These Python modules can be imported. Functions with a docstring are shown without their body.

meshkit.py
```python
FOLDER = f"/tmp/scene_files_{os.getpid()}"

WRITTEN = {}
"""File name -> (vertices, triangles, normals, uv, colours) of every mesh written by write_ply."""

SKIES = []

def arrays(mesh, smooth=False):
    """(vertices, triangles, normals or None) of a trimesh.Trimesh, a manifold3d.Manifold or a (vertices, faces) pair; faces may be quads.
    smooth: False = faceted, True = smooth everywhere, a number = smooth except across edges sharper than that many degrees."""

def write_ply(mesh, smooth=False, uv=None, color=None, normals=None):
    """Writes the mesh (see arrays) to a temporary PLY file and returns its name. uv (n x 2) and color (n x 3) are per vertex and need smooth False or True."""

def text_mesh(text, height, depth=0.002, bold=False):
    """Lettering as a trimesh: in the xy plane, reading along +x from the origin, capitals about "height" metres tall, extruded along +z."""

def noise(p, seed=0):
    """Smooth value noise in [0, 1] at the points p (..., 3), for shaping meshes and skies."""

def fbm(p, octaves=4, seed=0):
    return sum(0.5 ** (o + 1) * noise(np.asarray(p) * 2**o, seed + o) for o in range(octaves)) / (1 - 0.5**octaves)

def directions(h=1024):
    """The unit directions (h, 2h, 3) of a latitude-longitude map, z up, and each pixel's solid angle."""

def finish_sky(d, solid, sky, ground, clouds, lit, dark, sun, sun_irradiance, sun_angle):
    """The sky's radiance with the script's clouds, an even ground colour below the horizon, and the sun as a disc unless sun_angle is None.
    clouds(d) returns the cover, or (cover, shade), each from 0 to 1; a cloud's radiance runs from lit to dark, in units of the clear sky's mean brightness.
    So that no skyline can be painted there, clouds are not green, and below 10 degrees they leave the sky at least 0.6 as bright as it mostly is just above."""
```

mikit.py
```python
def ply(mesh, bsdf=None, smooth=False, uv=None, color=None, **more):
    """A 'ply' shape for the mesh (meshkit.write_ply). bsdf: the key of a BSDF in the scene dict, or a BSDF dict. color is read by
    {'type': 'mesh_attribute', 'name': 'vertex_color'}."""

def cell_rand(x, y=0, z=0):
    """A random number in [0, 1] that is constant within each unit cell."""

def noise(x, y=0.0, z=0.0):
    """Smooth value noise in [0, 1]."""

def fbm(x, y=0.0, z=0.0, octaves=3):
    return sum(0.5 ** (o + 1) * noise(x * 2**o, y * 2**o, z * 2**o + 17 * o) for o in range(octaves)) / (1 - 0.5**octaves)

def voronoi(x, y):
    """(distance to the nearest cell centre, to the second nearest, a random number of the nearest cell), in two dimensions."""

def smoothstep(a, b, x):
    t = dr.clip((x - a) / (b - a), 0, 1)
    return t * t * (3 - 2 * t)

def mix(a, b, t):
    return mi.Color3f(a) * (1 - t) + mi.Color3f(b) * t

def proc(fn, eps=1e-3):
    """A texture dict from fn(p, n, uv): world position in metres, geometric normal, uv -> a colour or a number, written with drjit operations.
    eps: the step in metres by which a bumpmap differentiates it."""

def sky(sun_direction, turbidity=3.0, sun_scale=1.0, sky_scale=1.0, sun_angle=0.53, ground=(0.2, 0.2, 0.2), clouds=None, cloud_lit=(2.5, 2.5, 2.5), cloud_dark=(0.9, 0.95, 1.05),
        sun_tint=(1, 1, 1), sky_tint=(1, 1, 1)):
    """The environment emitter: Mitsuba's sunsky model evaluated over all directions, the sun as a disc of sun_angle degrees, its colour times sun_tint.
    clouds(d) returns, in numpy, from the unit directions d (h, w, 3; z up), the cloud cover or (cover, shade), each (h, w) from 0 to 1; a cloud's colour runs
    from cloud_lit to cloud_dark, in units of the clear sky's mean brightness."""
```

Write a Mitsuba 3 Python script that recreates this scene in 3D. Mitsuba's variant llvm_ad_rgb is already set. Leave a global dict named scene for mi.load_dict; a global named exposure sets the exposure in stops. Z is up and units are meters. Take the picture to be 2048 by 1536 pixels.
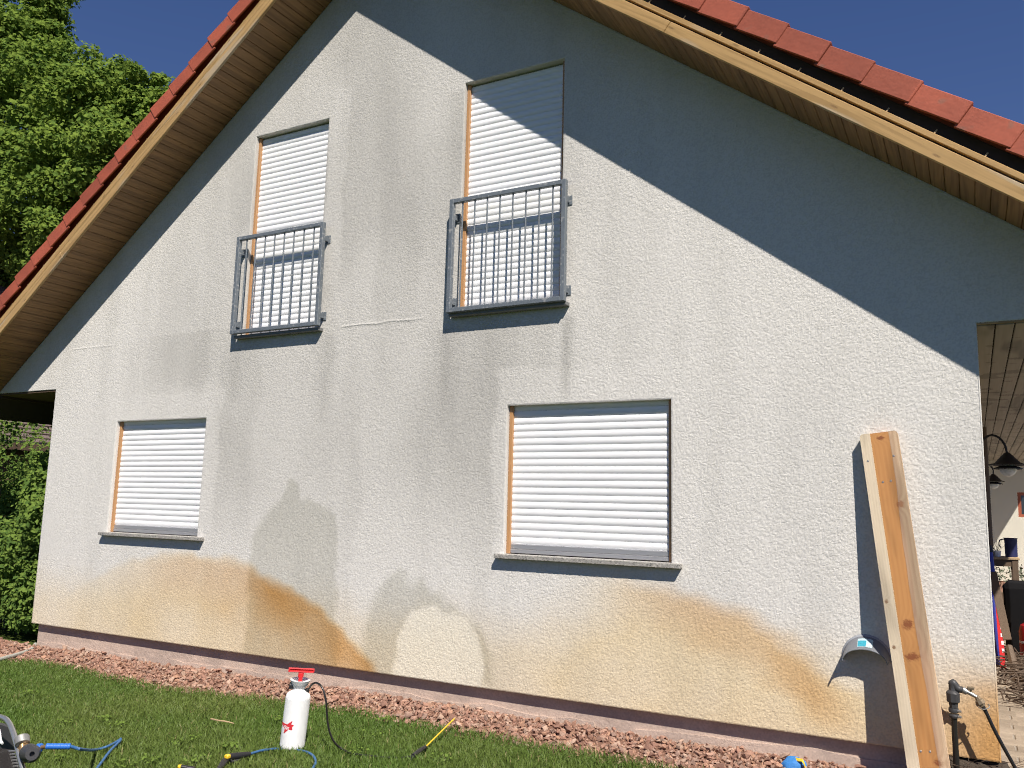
import math
import numpy as np
import trimesh
import drjit as dr
import mitsuba as mi
import mikit
import meshkit
from mikit import noise, fbm, voronoi, smoothstep, mix, cell_rand, proc, ply
from shapely.geometry import Polygon, box as sbox
from manifold3d import Manifold, CrossSection

T = mi.ScalarTransform4f
scene, labels = {}, {}

# ------------------------------------------------------------------ camera, sky, exposure
CAM = np.array([0.0, -5.5, 1.6])
YAW, PITCH, ROLL = math.radians(-28.763), math.radians(8.361), math.radians(1.4356)
fw = np.array([math.sin(YAW) * math.cos(PITCH), math.cos(YAW) * math.cos(PITCH), math.sin(PITCH)])
rt = np.array([math.cos(YAW), -math.sin(YAW), 0.0])
up = np.cross(rt, fw)
up = -math.sin(ROLL) * rt + math.cos(ROLL) * up
scene['camera'] = {
    'type': 'perspective', 'fov': 62.71, 'fov_axis': 'x', 'near_clip': 0.05, 'far_clip': 500.0,
    'to_world': T().look_at(origin=CAM.tolist(), target=(CAM + fw).tolist(), up=up.tolist()),
}
SUN = (0.885, -1.0, 1.535)
scene['sky'] = mikit.sky(SUN, turbidity=1.0, sky_scale=0.39, sun_tint=(1.0, 1.115, 1.34), sky_tint=(1.04, 1.02, 1.32))
exposure = 2.08

rng = np.random.default_rng(7)


# ------------------------------------------------------------------ helpers
def numbered(key):
    if key not in scene:
        return key
    i = 1
    while f'{key}_{i:03d}' in scene:
        i += 1
    return f'{key}_{i:03d}'


used = set()


def thing(name, label, cat, group=None, kind=None):
    key, i = name, 0
    while key in used:
        i += 1
        key = f'{name}_{i:03d}'
    used.add(key)
    labels[key] = {'label': label, 'category': cat}
    if group:
        labels[key]['group'] = group
    if kind:
        labels[key]['kind'] = kind
    return key


def add(parent, part, mesh, mat, smooth=False, label=None, kind=None, **kw):
    key = numbered(f'{parent}__{part}' if part else parent)
    scene[key] = ply(mesh, mat, smooth=smooth, **kw)
    if label or kind:
        labels[key] = {}
        if label:
            labels[key]['label'] = label
        if kind:
            labels[key]['kind'] = kind
    return key


def reuse(parent, part, src, to_world, mat=None):
    key = numbered(f'{parent}__{part}')
    d = dict(src)
    d['to_world'] = to_world
    if mat:
        d['bsdf'] = {'type': 'ref', 'id': mat}
    scene[key] = d
    return key


def structure(name, mesh, mat, smooth=False, **kw):
    scene[name] = ply(mesh, mat, smooth=smooth, **kw)
    labels[name] = {'kind': 'structure'}


def cat(ms):
    return trimesh.util.concatenate([m for m in ms if m is not None])


def box(x0, x1, y0, y1, z0, z1, c=0.0):
    """A box with its edges chamfered by c."""
    if c <= 0:
        m = trimesh.creation.box((x1 - x0, y1 - y0, z1 - z0))
        m.apply_translation(((x0 + x1) / 2, (y0 + y1) / 2, (z0 + z1) / 2))
        return m
    pts = []
    for sx in (0, 1):
        for sy in (0, 1):
            for sz in (0, 1):
                p = np.array([(x0, x1)[sx], (y0, y1)[sy], (z0, z1)[sz]], float)
                d = np.array([(1, -1)[sx], (1, -1)[sy], (1, -1)[sz]]) * c
                for k in range(3):
                    q = p + d
                    q[k] = p[k]
                    pts.append(q)
    return trimesh.convex.convex_hull(np.array(pts))


def smooth_path(pts, n=8):
    pts = np.asarray(pts, float)
    if len(pts) < 3:
        return pts
    P = np.vstack([2 * pts[0] - pts[1], pts, 2 * pts[-1] - pts[-2]])
    out = []
    for i in range(1, len(P) - 2):
        for t in np.linspace(0, 1, n, endpoint=False):
            a, b, c, d = P[i - 1], P[i], P[i + 1], P[i + 2]
            out.append(0.5 * (2 * b + (c - a) * t + (2 * a - 5 * b + 4 * c - d) * t * t + (3 * b - a - 3 * c + d) * t ** 3))
    out.append(pts[-1])
    return np.array(out)


def tube(pts, r, n=10, curve=0):
    """A capped round tube through pts; r a number or one radius per point."""
    pts = np.asarray(pts, float)
    r = np.broadcast_to(np.asarray(r, float), (len(pts),))
    if curve:
        k = np.linspace(0, 1, len(pts))
        pts2 = smooth_path(pts, curve)
        r = np.interp(np.linspace(0, 1, len(pts2)), k, r)
        pts = pts2
    tan = np.gradient(pts, axis=0)
    tan /= np.maximum(np.linalg.norm(tan, axis=1, keepdims=True), 1e-9)
    u = np.cross(tan[0], [0.31, 0.2, 0.93])
    u /= np.linalg.norm(u)
    a = np.linspace(0, 2 * np.pi, n, endpoint=False)
    rings = []
    for p, t, rr in zip(pts, tan, r):
        u = u - t * (u @ t)
        u /= np.linalg.norm(u)
        w = np.cross(t, u)
        rings.append(p + rr * (np.cos(a)[:, None] * u + np.sin(a)[:, None] * w))
    V = np.vstack(rings + [pts[:1], pts[-1:]])
    F = []
    m = len(pts)
    for i in range(m - 1):
        for j in range(n):
            k = (j + 1) % n
            F += [[i * n + j, i * n + k, (i + 1) * n + k], [i * n + j, (i + 1) * n + k, (i + 1) * n + j]]
    for j in range(n):
        k = (j + 1) % n
        F += [[m * n, k, j], [m * n + 1, (m - 1) * n + j, (m - 1) * n + k]]
    return trimesh.Trimesh(V, F, process=False)


def lathe(profile, n=32):
    """Revolve a (r, z) profile round z."""
    return trimesh.creation.revolve(np.asarray(profile, float), sections=n)


def place(m, M):
    m = m.copy()
    m.apply_transform(M)
    return m


def axes(o, x, y, z):
    M = np.eye(4)
    M[:3, 0], M[:3, 1], M[:3, 2], M[:3, 3] = x, y, z, o
    return M


def along(a, b, profile, n=20):
    """A lathe whose axis runs from a to b; profile (r, t) with t from 0 to 1 along it."""
    a, b = np.asarray(a, float), np.asarray(b, float)
    L = np.linalg.norm(b - a)
    z = (b - a) / L
    x = np.cross(z, [0.3, 0.9, 0.2])
    x /= np.linalg.norm(x)
    m = lathe([(r, t * L) for r, t in profile], n)
    return place(m, axes(a, x, np.cross(z, x), z))


def extrude_x(prof, x0, x1):
    """Close a (y, z) outline and run it from x0 to x1."""
    m = trimesh.creation.extrude_polygon(Polygon(prof), x1 - x0, engine='earcut')
    V = m.vertices
    m.vertices = np.stack([V[:, 2] + x0, V[:, 0], V[:, 1]], 1)
    if m.volume < 0:
        m.invert()
    return m


def extrude_y(poly, y0, y1):
    """A shapely polygon in (x, z) extruded from y0 to y1."""
    m = trimesh.creation.extrude_polygon(poly, y1 - y0, engine='earcut')
    V = m.vertices
    m.vertices = np.stack([V[:, 0], y1 - V[:, 2], V[:, 1]], 1)
    if m.volume < 0:
        m.invert()
    return m


def leaves(pos, size, nrm, seed, aspect=0.62, fold=0.25):
    """Folded pointed leaves, four triangles each."""
    r = np.random.default_rng(seed)
    n = len(pos)
    nrm = nrm / np.maximum(np.linalg.norm(nrm, axis=1, keepdims=True), 1e-9)
    a = np.cross(nrm, r.normal(size=(n, 3)))
    a /= np.maximum(np.linalg.norm(a, axis=1, keepdims=True), 1e-9)
    b = np.cross(nrm, a)
    s = np.asarray(size)[:, None] * np.ones((n, 1))
    w = s * aspect * 0.5
    base, tip = pos - a * s * 0.5, pos + a * s * 0.5 - nrm * s * 0.12
    l = pos - a * s * 0.06 + b * w + nrm * s * fold * 0.5
    q = pos - a * s * 0.06 - b * w + nrm * s * fold * 0.5
    V = np.stack([base, tip, l, q, pos], 1).reshape(-1, 3)
    i = np.arange(n)[:, None] * 5
    F = np.concatenate([i + [0, 4, 2], i + [4, 1, 2], i + [0, 3, 4], i + [4, 3, 1]], 1).reshape(-1, 3)
    return trimesh.Trimesh(V, F, process=False)


# ------------------------------------------------------------------ materials
def rgb(*c):
    return {'type': 'rgb', 'value': list(c)}


def plain(name, col, rough=0.6, metal=0.0, spec=0.5, coat=0.0):
    scene[name] = {'type': 'twosided', 'bsdf': {'type': 'principled', 'base_color': rgb(*col), 'roughness': rough, 'metallic': metal, 'specular': spec, 'clearcoat': coat}}


def procmat(name, fn, rough=0.7, bump=None, bscale=0.002, eps=1e-3, metal=0.0, spec=0.4, diffuse=False):
    if diffuse:
        inner = {'type': 'diffuse', 'reflectance': proc(fn)}
    else:
        inner = {'type': 'principled', 'base_color': proc(fn), 'roughness': rough, 'metallic': metal, 'specular': spec}
    if bump is not None:
        inner = {'type': 'bumpmap', 'arbitrary': proc(bump, eps=eps), 'scale': bscale, 'bsdf': inner}
    scene[name] = {'type': 'twosided', 'bsdf': inner}


def inside(x, z, poly, soft=0.06):
    """1 inside a convex-ish outline of half planes in the wall's own metres, fading over soft."""
    v = mi.Float(1.0)
    n = len(poly)
    for i in range(n):
        (ax, az), (bx, bz) = poly[i], poly[(i + 1) % n]
        L = math.hypot(bx - ax, bz - az)
        d = ((x - ax) * (bz - az) - (z - az) * (bx - ax)) / L      # positive on the right of a->b
        v = v * smoothstep(-soft, soft, d)
    return v


def grain(x, z, y):
    """The render's coarse sand: two turned lattices of grains, 0 in the pits."""
    u, v = 0.94 * x + 0.34 * z, 0.94 * z - 0.34 * x
    s, t = 0.50 * x + 0.87 * z, 0.50 * z - 0.87 * x
    return smoothstep(0.30, 0.62, 0.52 * noise(u * 100.0, v * 112.0, y * 90.0) + 0.48 * noise(s * 128.0, t * 140.0, y * 120.0 + 4.0))


def stucco_col(p, n, uv):
    x, z = mi.Float(p.x), mi.Float(p.z)
    wob = fbm(x * 2.3, z * 2.3, 3.0, 3) - 0.5
    wob2 = noise(x * 9.0, z * 9.0, 7.0) - 0.5
    xs, zs = x + wob * 0.16 + wob2 * 0.03, z + wob * 0.14 + wob2 * 0.05
    col = mi.Color3f(0.680, 0.666, 0.636)
    # weathering: soft vertical runs and blotches, darkest in the middle of the gable
    streak = fbm(xs * 4.0, z * 0.55, 11.0, 3)
    blotch = fbm(x * 0.9, z * 0.7, 4.0, 3)
    mid = smoothstep(-7.6, -5.8, xs) * (1 - smoothstep(-3.3, -1.6, xs)) * smoothstep(0.9, 2.2, zs)
    grime = 0.07 * smoothstep(0.40, 0.80, streak) + 0.12 * smoothstep(0.40, 0.68, blotch) * mid + 0.13 * mid
    # light halos left where it was washed: round the lower windows and the strip beside the left balcony
    def rect(a, b, c, d, s):
        return smoothstep(a - s, a + s, xs) * (1 - smoothstep(b - s, b + s, xs)) * smoothstep(c - s, c + s, zs) * (1 - smoothstep(d - s, d + s, zs))
    halo = rect(-7.86, -6.05, 1.2, 2.62, 0.03) * 0.6 + rect(-3.17, -1.62, 1.2, 2.62, 0.03) * 0.75 + rect(-4.93, -4.74, 3.5, 5.32, 0.03) * 0.5 + rect(-6.9, -5.6, 0.7, 1.25, 0.2) * 0.6
    grime = grime * (1 - 0.75 * dr.minimum(halo, 1.0))
    # runs below the two railings and sills
    def run(cx, w, ztop, zbot, k):
        return k * dr.exp(-dr.square((x + wob * 0.05 - cx) / w)) * smoothstep(zbot, ztop - 0.35, z) * (1 - smoothstep(ztop - 0.02, ztop + 0.02, z))
    runs = run(-2.57, 0.045, 3.0, 2.2, 0.22) + run(-3.62, 0.07, 3.0, 2.0, 0.12) + run(-3.1, 0.5, 2.98, 1.9, 0.06) + run(-4.85, 0.10, 3.05, 1.6, 0.08) + run(-5.95, 0.10, 3.0, 2.4, 0.12) + run(-6.6, 0.6, 3.2, 2.55, 0.10) + run(-7.4, 0.09, 3.15, 2.3, 0.06) + run(-3.58, 0.12, 5.0, 3.6, 0.10)
    grime = grime + runs
    col = col * (1 - dr.minimum(grime, 0.5)) * mix((1, 1, 1), (1.0, 1.0, 0.988), dr.minimum(grime * 4, 1))
    # pale yellow film low down
    low = (1 - smoothstep(0.40, 1.05, zs + 0.12 * wob)) * 0.85
    arcL = 1.125 - 0.165 * dr.square(xs + 6.3)
    arcR = 1.14 - 0.215 * dr.square(xs + 2.25)
    inL = smoothstep(-0.05, 0.05, arcL - zs) * smoothstep(-8.6, -6.4, x) * (1 - smoothstep(-4.3, -4.1, x))
    inR = smoothstep(-0.10, 0.10, arcR - zs) * smoothstep(-2.75, -1.9, x) * (1 - smoothstep(-0.9, -0.4, x))
    film = dr.minimum(low + 0.75 * inL + 0.95 * inR + 0.3 * smoothstep(-3.4, -2.6, x) * (1 - smoothstep(0.5, 1.1, zs)), 1.25) * (0.8 + 0.4 * wob)
    col = dr.lerp(col, col * mi.Color3f(1.03, 0.885, 0.645), dr.clip(film, 0, 1.2))
    # rust left by the water: a band under each arc
    dL = arcL - zs
    bandL = smoothstep(-0.03, 0.10, dL) * (1 - smoothstep(0.12, 0.85, dL)) * smoothstep(-7.6, -6.3, x) * (1 - smoothstep(-4.25, -4.1, x))
    rustL = bandL * (0.36 + 0.56 * smoothstep(-6.2, -5.0, xs)) + 0.12 * inL * smoothstep(-6.2, -5.0, xs)
    dR = arcR - zs
    bandR = smoothstep(-0.10, 0.08, dR) * (1 - smoothstep(0.10, 0.42, dR)) * smoothstep(-2.4, -1.5, x) * (1 - smoothstep(-0.95, -0.55, x))
    rustC = smoothstep(-0.42, 0.05, x + 0.10 * wob - 0.30 * dr.maximum(z - 0.45, 0.0)) * (1 - smoothstep(0.5, 0.95, zs))
    rust = dr.clip((0.78 + 0.9 * wob) * rustL + 0.52 * bandR * (0.8 + 0.8 * wob) + 0.85 * rustC + 0.10 * (1 - smoothstep(0.3, 0.55, zs)) * smoothstep(-1.9, -0.6, x), 0, 0.9)
    col = dr.lerp(col, mi.Color3f(0.52, 0.275, 0.090), rust)
    wob3 = 0.05 * (fbm(x * 13.0, z * 13.0, 21.0, 2) - 0.5)
    xs, zs = xs + wob3, zs + 1.4 * wob3
    # damp grey patches
    # left one: narrow tongue on top of a broad block
    A = inside(xs, zs, [(-5.60, 1.30), (-5.35, 1.57), (-4.95, 1.58), (-4.66, 1.45), (-4.55, 0.2), (-5.62, 0.2)], 0.045)
    A = dr.maximum(A, inside(xs, zs, [(-5.32, 1.50), (-5.24, 1.76), (-5.16, 1.76), (-5.06, 1.50), (-5.2, 1.3)], 0.03))
    B = inside(xs, zs, [(-4.30, 0.62), (-4.10, 1.03), (-3.98, 1.09), (-3.70, 0.99), (-3.22, 0.68), (-3.12, 0.30), (-4.30, 0.25)], 0.06)
    clean = inside(xs, zs, [(-3.98, 0.58), (-3.86, 0.78), (-3.70, 0.83), (-3.34, 0.77), (-3.27, 0.60), (-3.22, 0.1), (-4.02, 0.1)], 0.05)
    col = dr.lerp(col, mi.Color3f(0.78, 0.735, 0.61), 0.55 * clean)
    B = B * (1 - inside(xs, zs, [(-3.98, 0.58), (-3.86, 0.78), (-3.70, 0.83), (-3.34, 0.77), (-3.27, 0.60), (-3.22, 0.1), (-4.02, 0.1)], 0.025))
    damp = dr.maximum(A * 0.19, B * 0.20)
    col = col * (1 - damp) * mix((1, 1, 1), (1.0, 1.0, 0.96), dr.minimum(damp * 5, 1))
    # sharp little scuffs and specks
    sp = smoothstep(0.93, 0.96, noise(x * 26.0, z * 26.0, 5.0)) * 0.07
    fine = 0.90 + 0.11 * grain(x, z, mi.Float(p.y))
    return col * (1 - sp) * fine


procmat('stucco', stucco_col, diffuse=True)


def plinth_col(p, n, uv):
    x, z, y = mi.Float(p.x), mi.Float(p.z), mi.Float(p.y)
    a = fbm(x * 5.0, z * 9.0, y * 5.0, 3)
    b = noise(x * 120.0, z * 120.0, y * 120.0)
    c = mix((0.54, 0.425, 0.355), (0.45, 0.36, 0.305), smoothstep(0.35, 0.7, a))
    return c * (0.88 + 0.22 * b)


def plinth_h(p, n, uv):
    x, z, y = mi.Float(p.x), mi.Float(p.z), mi.Float(p.y)
    return fbm(x * 30.0, z * 30.0, y * 30.0, 3) + 0.35 * noise(x * 170.0, z * 170.0, y * 170.0)


procmat('plinth_render', plinth_col, bump=plinth_h, bscale=0.004, eps=1.5e-3, diffuse=True)

PH = math.atan(0.757)


def wood_grain(u, v, w, sc=1.0):
    """u across, v along, w the other across."""
    g = fbm(u * 60.0 * sc + 2.0 * noise(v * 1.5, u * 8.0), v * 2.2 * sc, w * 40.0 * sc, 3)
    return g


def barge_col(p, n, uv):
    x, z, y = mi.Float(p.x), mi.Float(p.z), mi.Float(p.y)
    ax = dr.abs(x + 4.32)
    s = ax * math.cos(PH) - (z - 6.775) * math.sin(PH)
    q = ax * math.sin(PH) + (z - 6.775) * math.cos(PH)
    g = wood_grain(q, s, y)
    c = mix((0.43, 0.275, 0.115), (0.33, 0.205, 0.08), smoothstep(0.35, 0.72, g))
    d, e, r = voronoi(s * 2.6, q * 9.0 + 3.0)
    knot = (1 - smoothstep(0.03, 0.09, d)) * smoothstep(0.5, 0.6, r)
    worn = smoothstep(0.66, 0.80, fbm(s * 1.7, q * 14.0, 2.0, 3))
    c = dr.lerp(c, mi.Color3f(0.20, 0.12, 0.05), knot * 0.75)
    return dr.lerp(c, mi.Color3f(0.42, 0.36, 0.27), worn * 0.6)


procmat('barge_wood', barge_col, rough=0.45)


def soffit_col(p, n, uv):
    x, z, y = mi.Float(p.x), mi.Float(p.z), mi.Float(p.y)
    ax = dr.abs(x + 4.32)
    s = ax * math.cos(PH) - (z - 6.775) * math.sin(PH)
    k = cell_rand(s / 0.0945, dr.select(x > -4.32, mi.Float(3.0), mi.Float(8.0)))
    g = wood_grain(s, y, z)
    c = mix((0.28, 0.150, 0.060), (0.205, 0.108, 0.042), smoothstep(0.35, 0.7, g))
    return c * (0.84 + 0.26 * k)


procmat('soffit_wood', soffit_col, rough=0.5)
plain('dark_soil', (0.050, 0.040, 0.030), 0.95)
plain('dark_batten', (0.045, 0.034, 0.028), 0.8)


def porch_col(p, n, uv):
    x, z, y = mi.Float(p.x), mi.Float(p.z), mi.Float(p.y)
    k = cell_rand(x / 0.098 + 0.3, 2.0)
    g = wood_grain(x, y, z)
    d = smoothstep(0.55, 0.75, fbm(x * 9.0, y * 1.3, 3.0, 3))
    crack = smoothstep(0.74, 0.80, noise(x * 7.0, y * 9.0, 5.0)) * 0.3
    c = mix((0.30, 0.255, 0.20), (0.235, 0.195, 0.15), g)
    return c * (0.86 + 0.22 * k) * (1 - 0.35 * d) * (1 - crack)


procmat('porch_wood', porch_col, rough=0.7)


def tile_col(p, n, uv):
    x, z, y = mi.Float(p.x), mi.Float(p.z), mi.Float(p.y)
    a = fbm(x * 3.0, y * 3.0, z * 3.0, 3)
    b = noise(x * 90.0, y * 90.0, z * 90.0)
    c = mix((0.375, 0.090, 0.050), (0.30, 0.073, 0.042), smoothstep(0.3, 0.7, a))
    s = dr.abs(x + 4.32) * math.cos(PH) - (z - 6.775) * math.sin(PH)
    k = cell_rand((s - 0.136) / 0.302, dr.select(x > -4.32, mi.Float(1.0), mi.Float(2.0)))
    moss = smoothstep(0.66, 0.78, fbm(x * 11.0, y * 11.0, z * 11.0, 3)) * 0.45
    return dr.lerp(c * (0.90 + 0.16 * b) * (0.84 + 0.26 * k), mi.Color3f(0.17, 0.115, 0.085), moss)


procmat('clay_tile', tile_col, rough=0.65, bump=lambda p, n, uv: fbm(mi.Float(p.x) * 40.0, mi.Float(p.y) * 40.0, mi.Float(p.z) * 40.0, 2), bscale=0.0012)


def shutter_col(p, n, uv):
    x, z = mi.Float(p.x), mi.Float(p.z)
    d = fbm(x * 3.0, z * 14.0, 2.0, 3)
    return mi.Color3f(0.80, 0.81, 0.825) * (0.955 + 0.06 * d)


procmat('shutter_white', shutter_col, rough=0.38)
plain('window_wood', (0.40, 0.215, 0.095), 0.5)
plain('shutter_core', (0.22, 0.225, 0.23), 0.6)
plain('window_dark', (0.03, 0.03, 0.032), 0.5)
plain('aluminium', (0.50, 0.50, 0.51), 0.42, 0.7)


def granite_col(p, n, uv):
    x, z, y = mi.Float(p.x), mi.Float(p.z), mi.Float(p.y)
    a = noise(x * 170.0, y * 170.0, z * 170.0)
    b = noise(x * 90.0 + 5, y * 90.0, z * 90.0)
    c = mix((0.30, 0.29, 0.27), (0.12, 0.117, 0.112), smoothstep(0.55, 0.72, a))
    return mix((0.42, 0.40, 0.37), c, smoothstep(0.25, 0.45, b))


procmat('granite', granite_col, rough=0.45)
plain('slate_sill', (0.16, 0.165, 0.165), 0.55)


def galva_col(p, n, uv):
    x, z, y = mi.Float(p.x), mi.Float(p.z), mi.Float(p.y)
    a = fbm(x * 30.0, y * 30.0, z * 30.0, 3)
    sp = smoothstep(0.74, 0.80, noise(x * 55.0, y * 90.0, z * 45.0))
    return dr.lerp(mix((0.135, 0.160, 0.185), (0.185, 0.21, 0.235), a), mi.Color3f(0.45, 0.45, 0.44), sp * 0.5)


procmat('galvanised', galva_col, rough=0.5, metal=0.25)

# the leaning beam: its own axis
BT, BB = np.array([-0.484, -0.060, 2.098]), np.array([-0.265, -0.268, 0.115])
bz = (BT - BB) / np.linalg.norm(BT - BB)
by = np.array([0.0, -1.0, 0.0])
by = by - bz * (by @ bz)
by /= np.linalg.norm(by)
bx = np.cross(by, bz)
bx /= np.linalg.norm(bx)
if bx[0] < 0:
    bx = -bx


def beam_uvw(p):
    q = mi.Vector3f(mi.Float(p.x) - float(BB[0]), mi.Float(p.y) - float(BB[1]), mi.Float(p.z) - float(BB[2]))
    return [q.x * float(v[0]) + q.y * float(v[1]) + q.z * float(v[2]) for v in (bx, bz, by)]


KNOTS = [(0.004, 0.73, 0.036, 0.022), (0.004, 0.90, 0.030, 0.026), (-0.083, 0.78, 0.009, 0.012), (-0.088, 1.03, 0.010, 0.012), (0.01, 1.97, 0.022, 0.013), (0.052, 0.19, 0.022, 0.018), (0.02, 0.10, 0.022, 0.013), (0.062, 1.57, 0.018, 0.022)]


def beam_wood(base, late, knot_col, sc, strength):
    def fn(p, n, uv):
        u, v, w = beam_uvw(p)
        bend = mi.Float(0.0)
        kn = mi.Float(0.0)
        for (ku, kv, ru, rv) in KNOTS:
            d2 = dr.square((u - ku) / ru) + dr.square((v - kv) / rv)
            bend = bend + 0.020 * dr.exp(-0.25 * d2)
            kn = dr.maximum(kn, 1 - smoothstep(0.45, 1.35, dr.sqrt(d2) + 0.9 * (fbm(u * 90.0, v * 120.0 + u * 60.0, 1.0, 2) - 0.5)))
        ring = 0.5 + 0.5 * dr.sin((u + bend * 2.0 + 0.010 * noise(v * 2.6, 4.0, w * 9.0) + 0.004 * noise(u * 40.0, v * 9.0)) * sc)
        fine = fbm(u * 320.0, v * 7.0, w * 200.0, 2)
        c = mix(base, late, dr.clip(strength * ring + 0.45 * (fine - 0.4), 0, 1))
        if sc == 230.0:
            c = dr.lerp(c, mi.Color3f(0.36, 0.20, 0.125), 0.65 * smoothstep(0.100, 0.045, u + 0.05 * (fbm(v * 3.0, u * 20.0, 2.0, 2) - 0.5)))
        dirt = smoothstep(0.42, 0.75, fbm(u * 12.0, v * 1.9, 9.0, 3))
        return dr.lerp(c * (1 - 0.32 * dirt), mi.Color3f(*knot_col), 0.85 * kn)
    return fn


procmat('raw_timber', beam_wood((0.64, 0.54, 0.40), (0.52, 0.42, 0.29), (0.17, 0.085, 0.04), 420.0, 0.35), rough=0.75)
procmat('rough_timber', beam_wood((0.56, 0.41, 0.27), (0.36, 0.22, 0.13), (0.24, 0.11, 0.055), 230.0, 0.42), rough=0.8)
procmat('glazed_timber', beam_wood((0.49, 0.240, 0.085), (0.40, 0.175, 0.058), (0.19, 0.055, 0.02), 260.0, 0.30), rough=0.5)
plain('screw_steel', (0.30, 0.31, 0.32), 0.4, 0.8)


def lawn_col(p, n, uv):
    x, y = mi.Float(p.x), mi.Float(p.y)
    a = fbm(x * 1.2, y * 1.2, 0.0, 3)
    b = noise(x * 60.0, y * 60.0)
    c = mix((0.042, 0.070, 0.015), (0.065, 0.085, 0.024), a)
    return c * (0.7 + 0.6 * b)


procmat('lawn_soil', lawn_col, diffuse=True, bump=lambda p, n, uv: noise(mi.Float(p.x) * 80.0, mi.Float(p.y) * 80.0), bscale=0.01)
scene['grass_blade'] = {'type': 'twosided', 'bsdf': {'type': 'principled', 'base_color': {'type': 'mesh_attribute', 'name': 'vertex_color'}, 'roughness': 0.55, 'specular': 0.35}}
scene['stone_vc'] = {'type': 'twosided', 'bsdf': {'type': 'diffuse', 'reflectance': {'type': 'mesh_attribute', 'name': 'vertex_color'}}}
scene['gravel_bed'] = {'type': 'twosided', 'bsdf': {'type': 'diffuse', 'reflectance': rgb(0.20, 0.115, 0.085)}}
for nm, c, t in (('maple_leaf', (0.215, 0.305, 0.058), 0.8), ('maple_leaf_dark', (0.130, 0.21, 0.046), 0.7), ('shrub_leaf', (0.185, 0.275, 0.060), 0.7), ('shrub_leaf_dark', (0.090, 0.155, 0.038), 0.6)):
    scene[nm] = {'type': 'principledthin', 'base_color': rgb(*c), 'roughness': 0.5, 'diff_trans': t, 'spec_trans': 0.0, 'eta': 1.4}
plain('bark', (0.075, 0.058, 0.045), 0.9)
plain('white_plastic', (0.80, 0.81, 0.81), 0.35, coat=0.2)
plain('grey_white_plastic', (0.62, 0.63, 0.63), 0.4)
plain('red_plastic', (0.62, 0.030, 0.035), 0.35)
plain('red_print', (0.60, 0.035, 0.045), 0.5)
plain('white_print', (0.82, 0.82, 0.82), 0.5)
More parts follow.
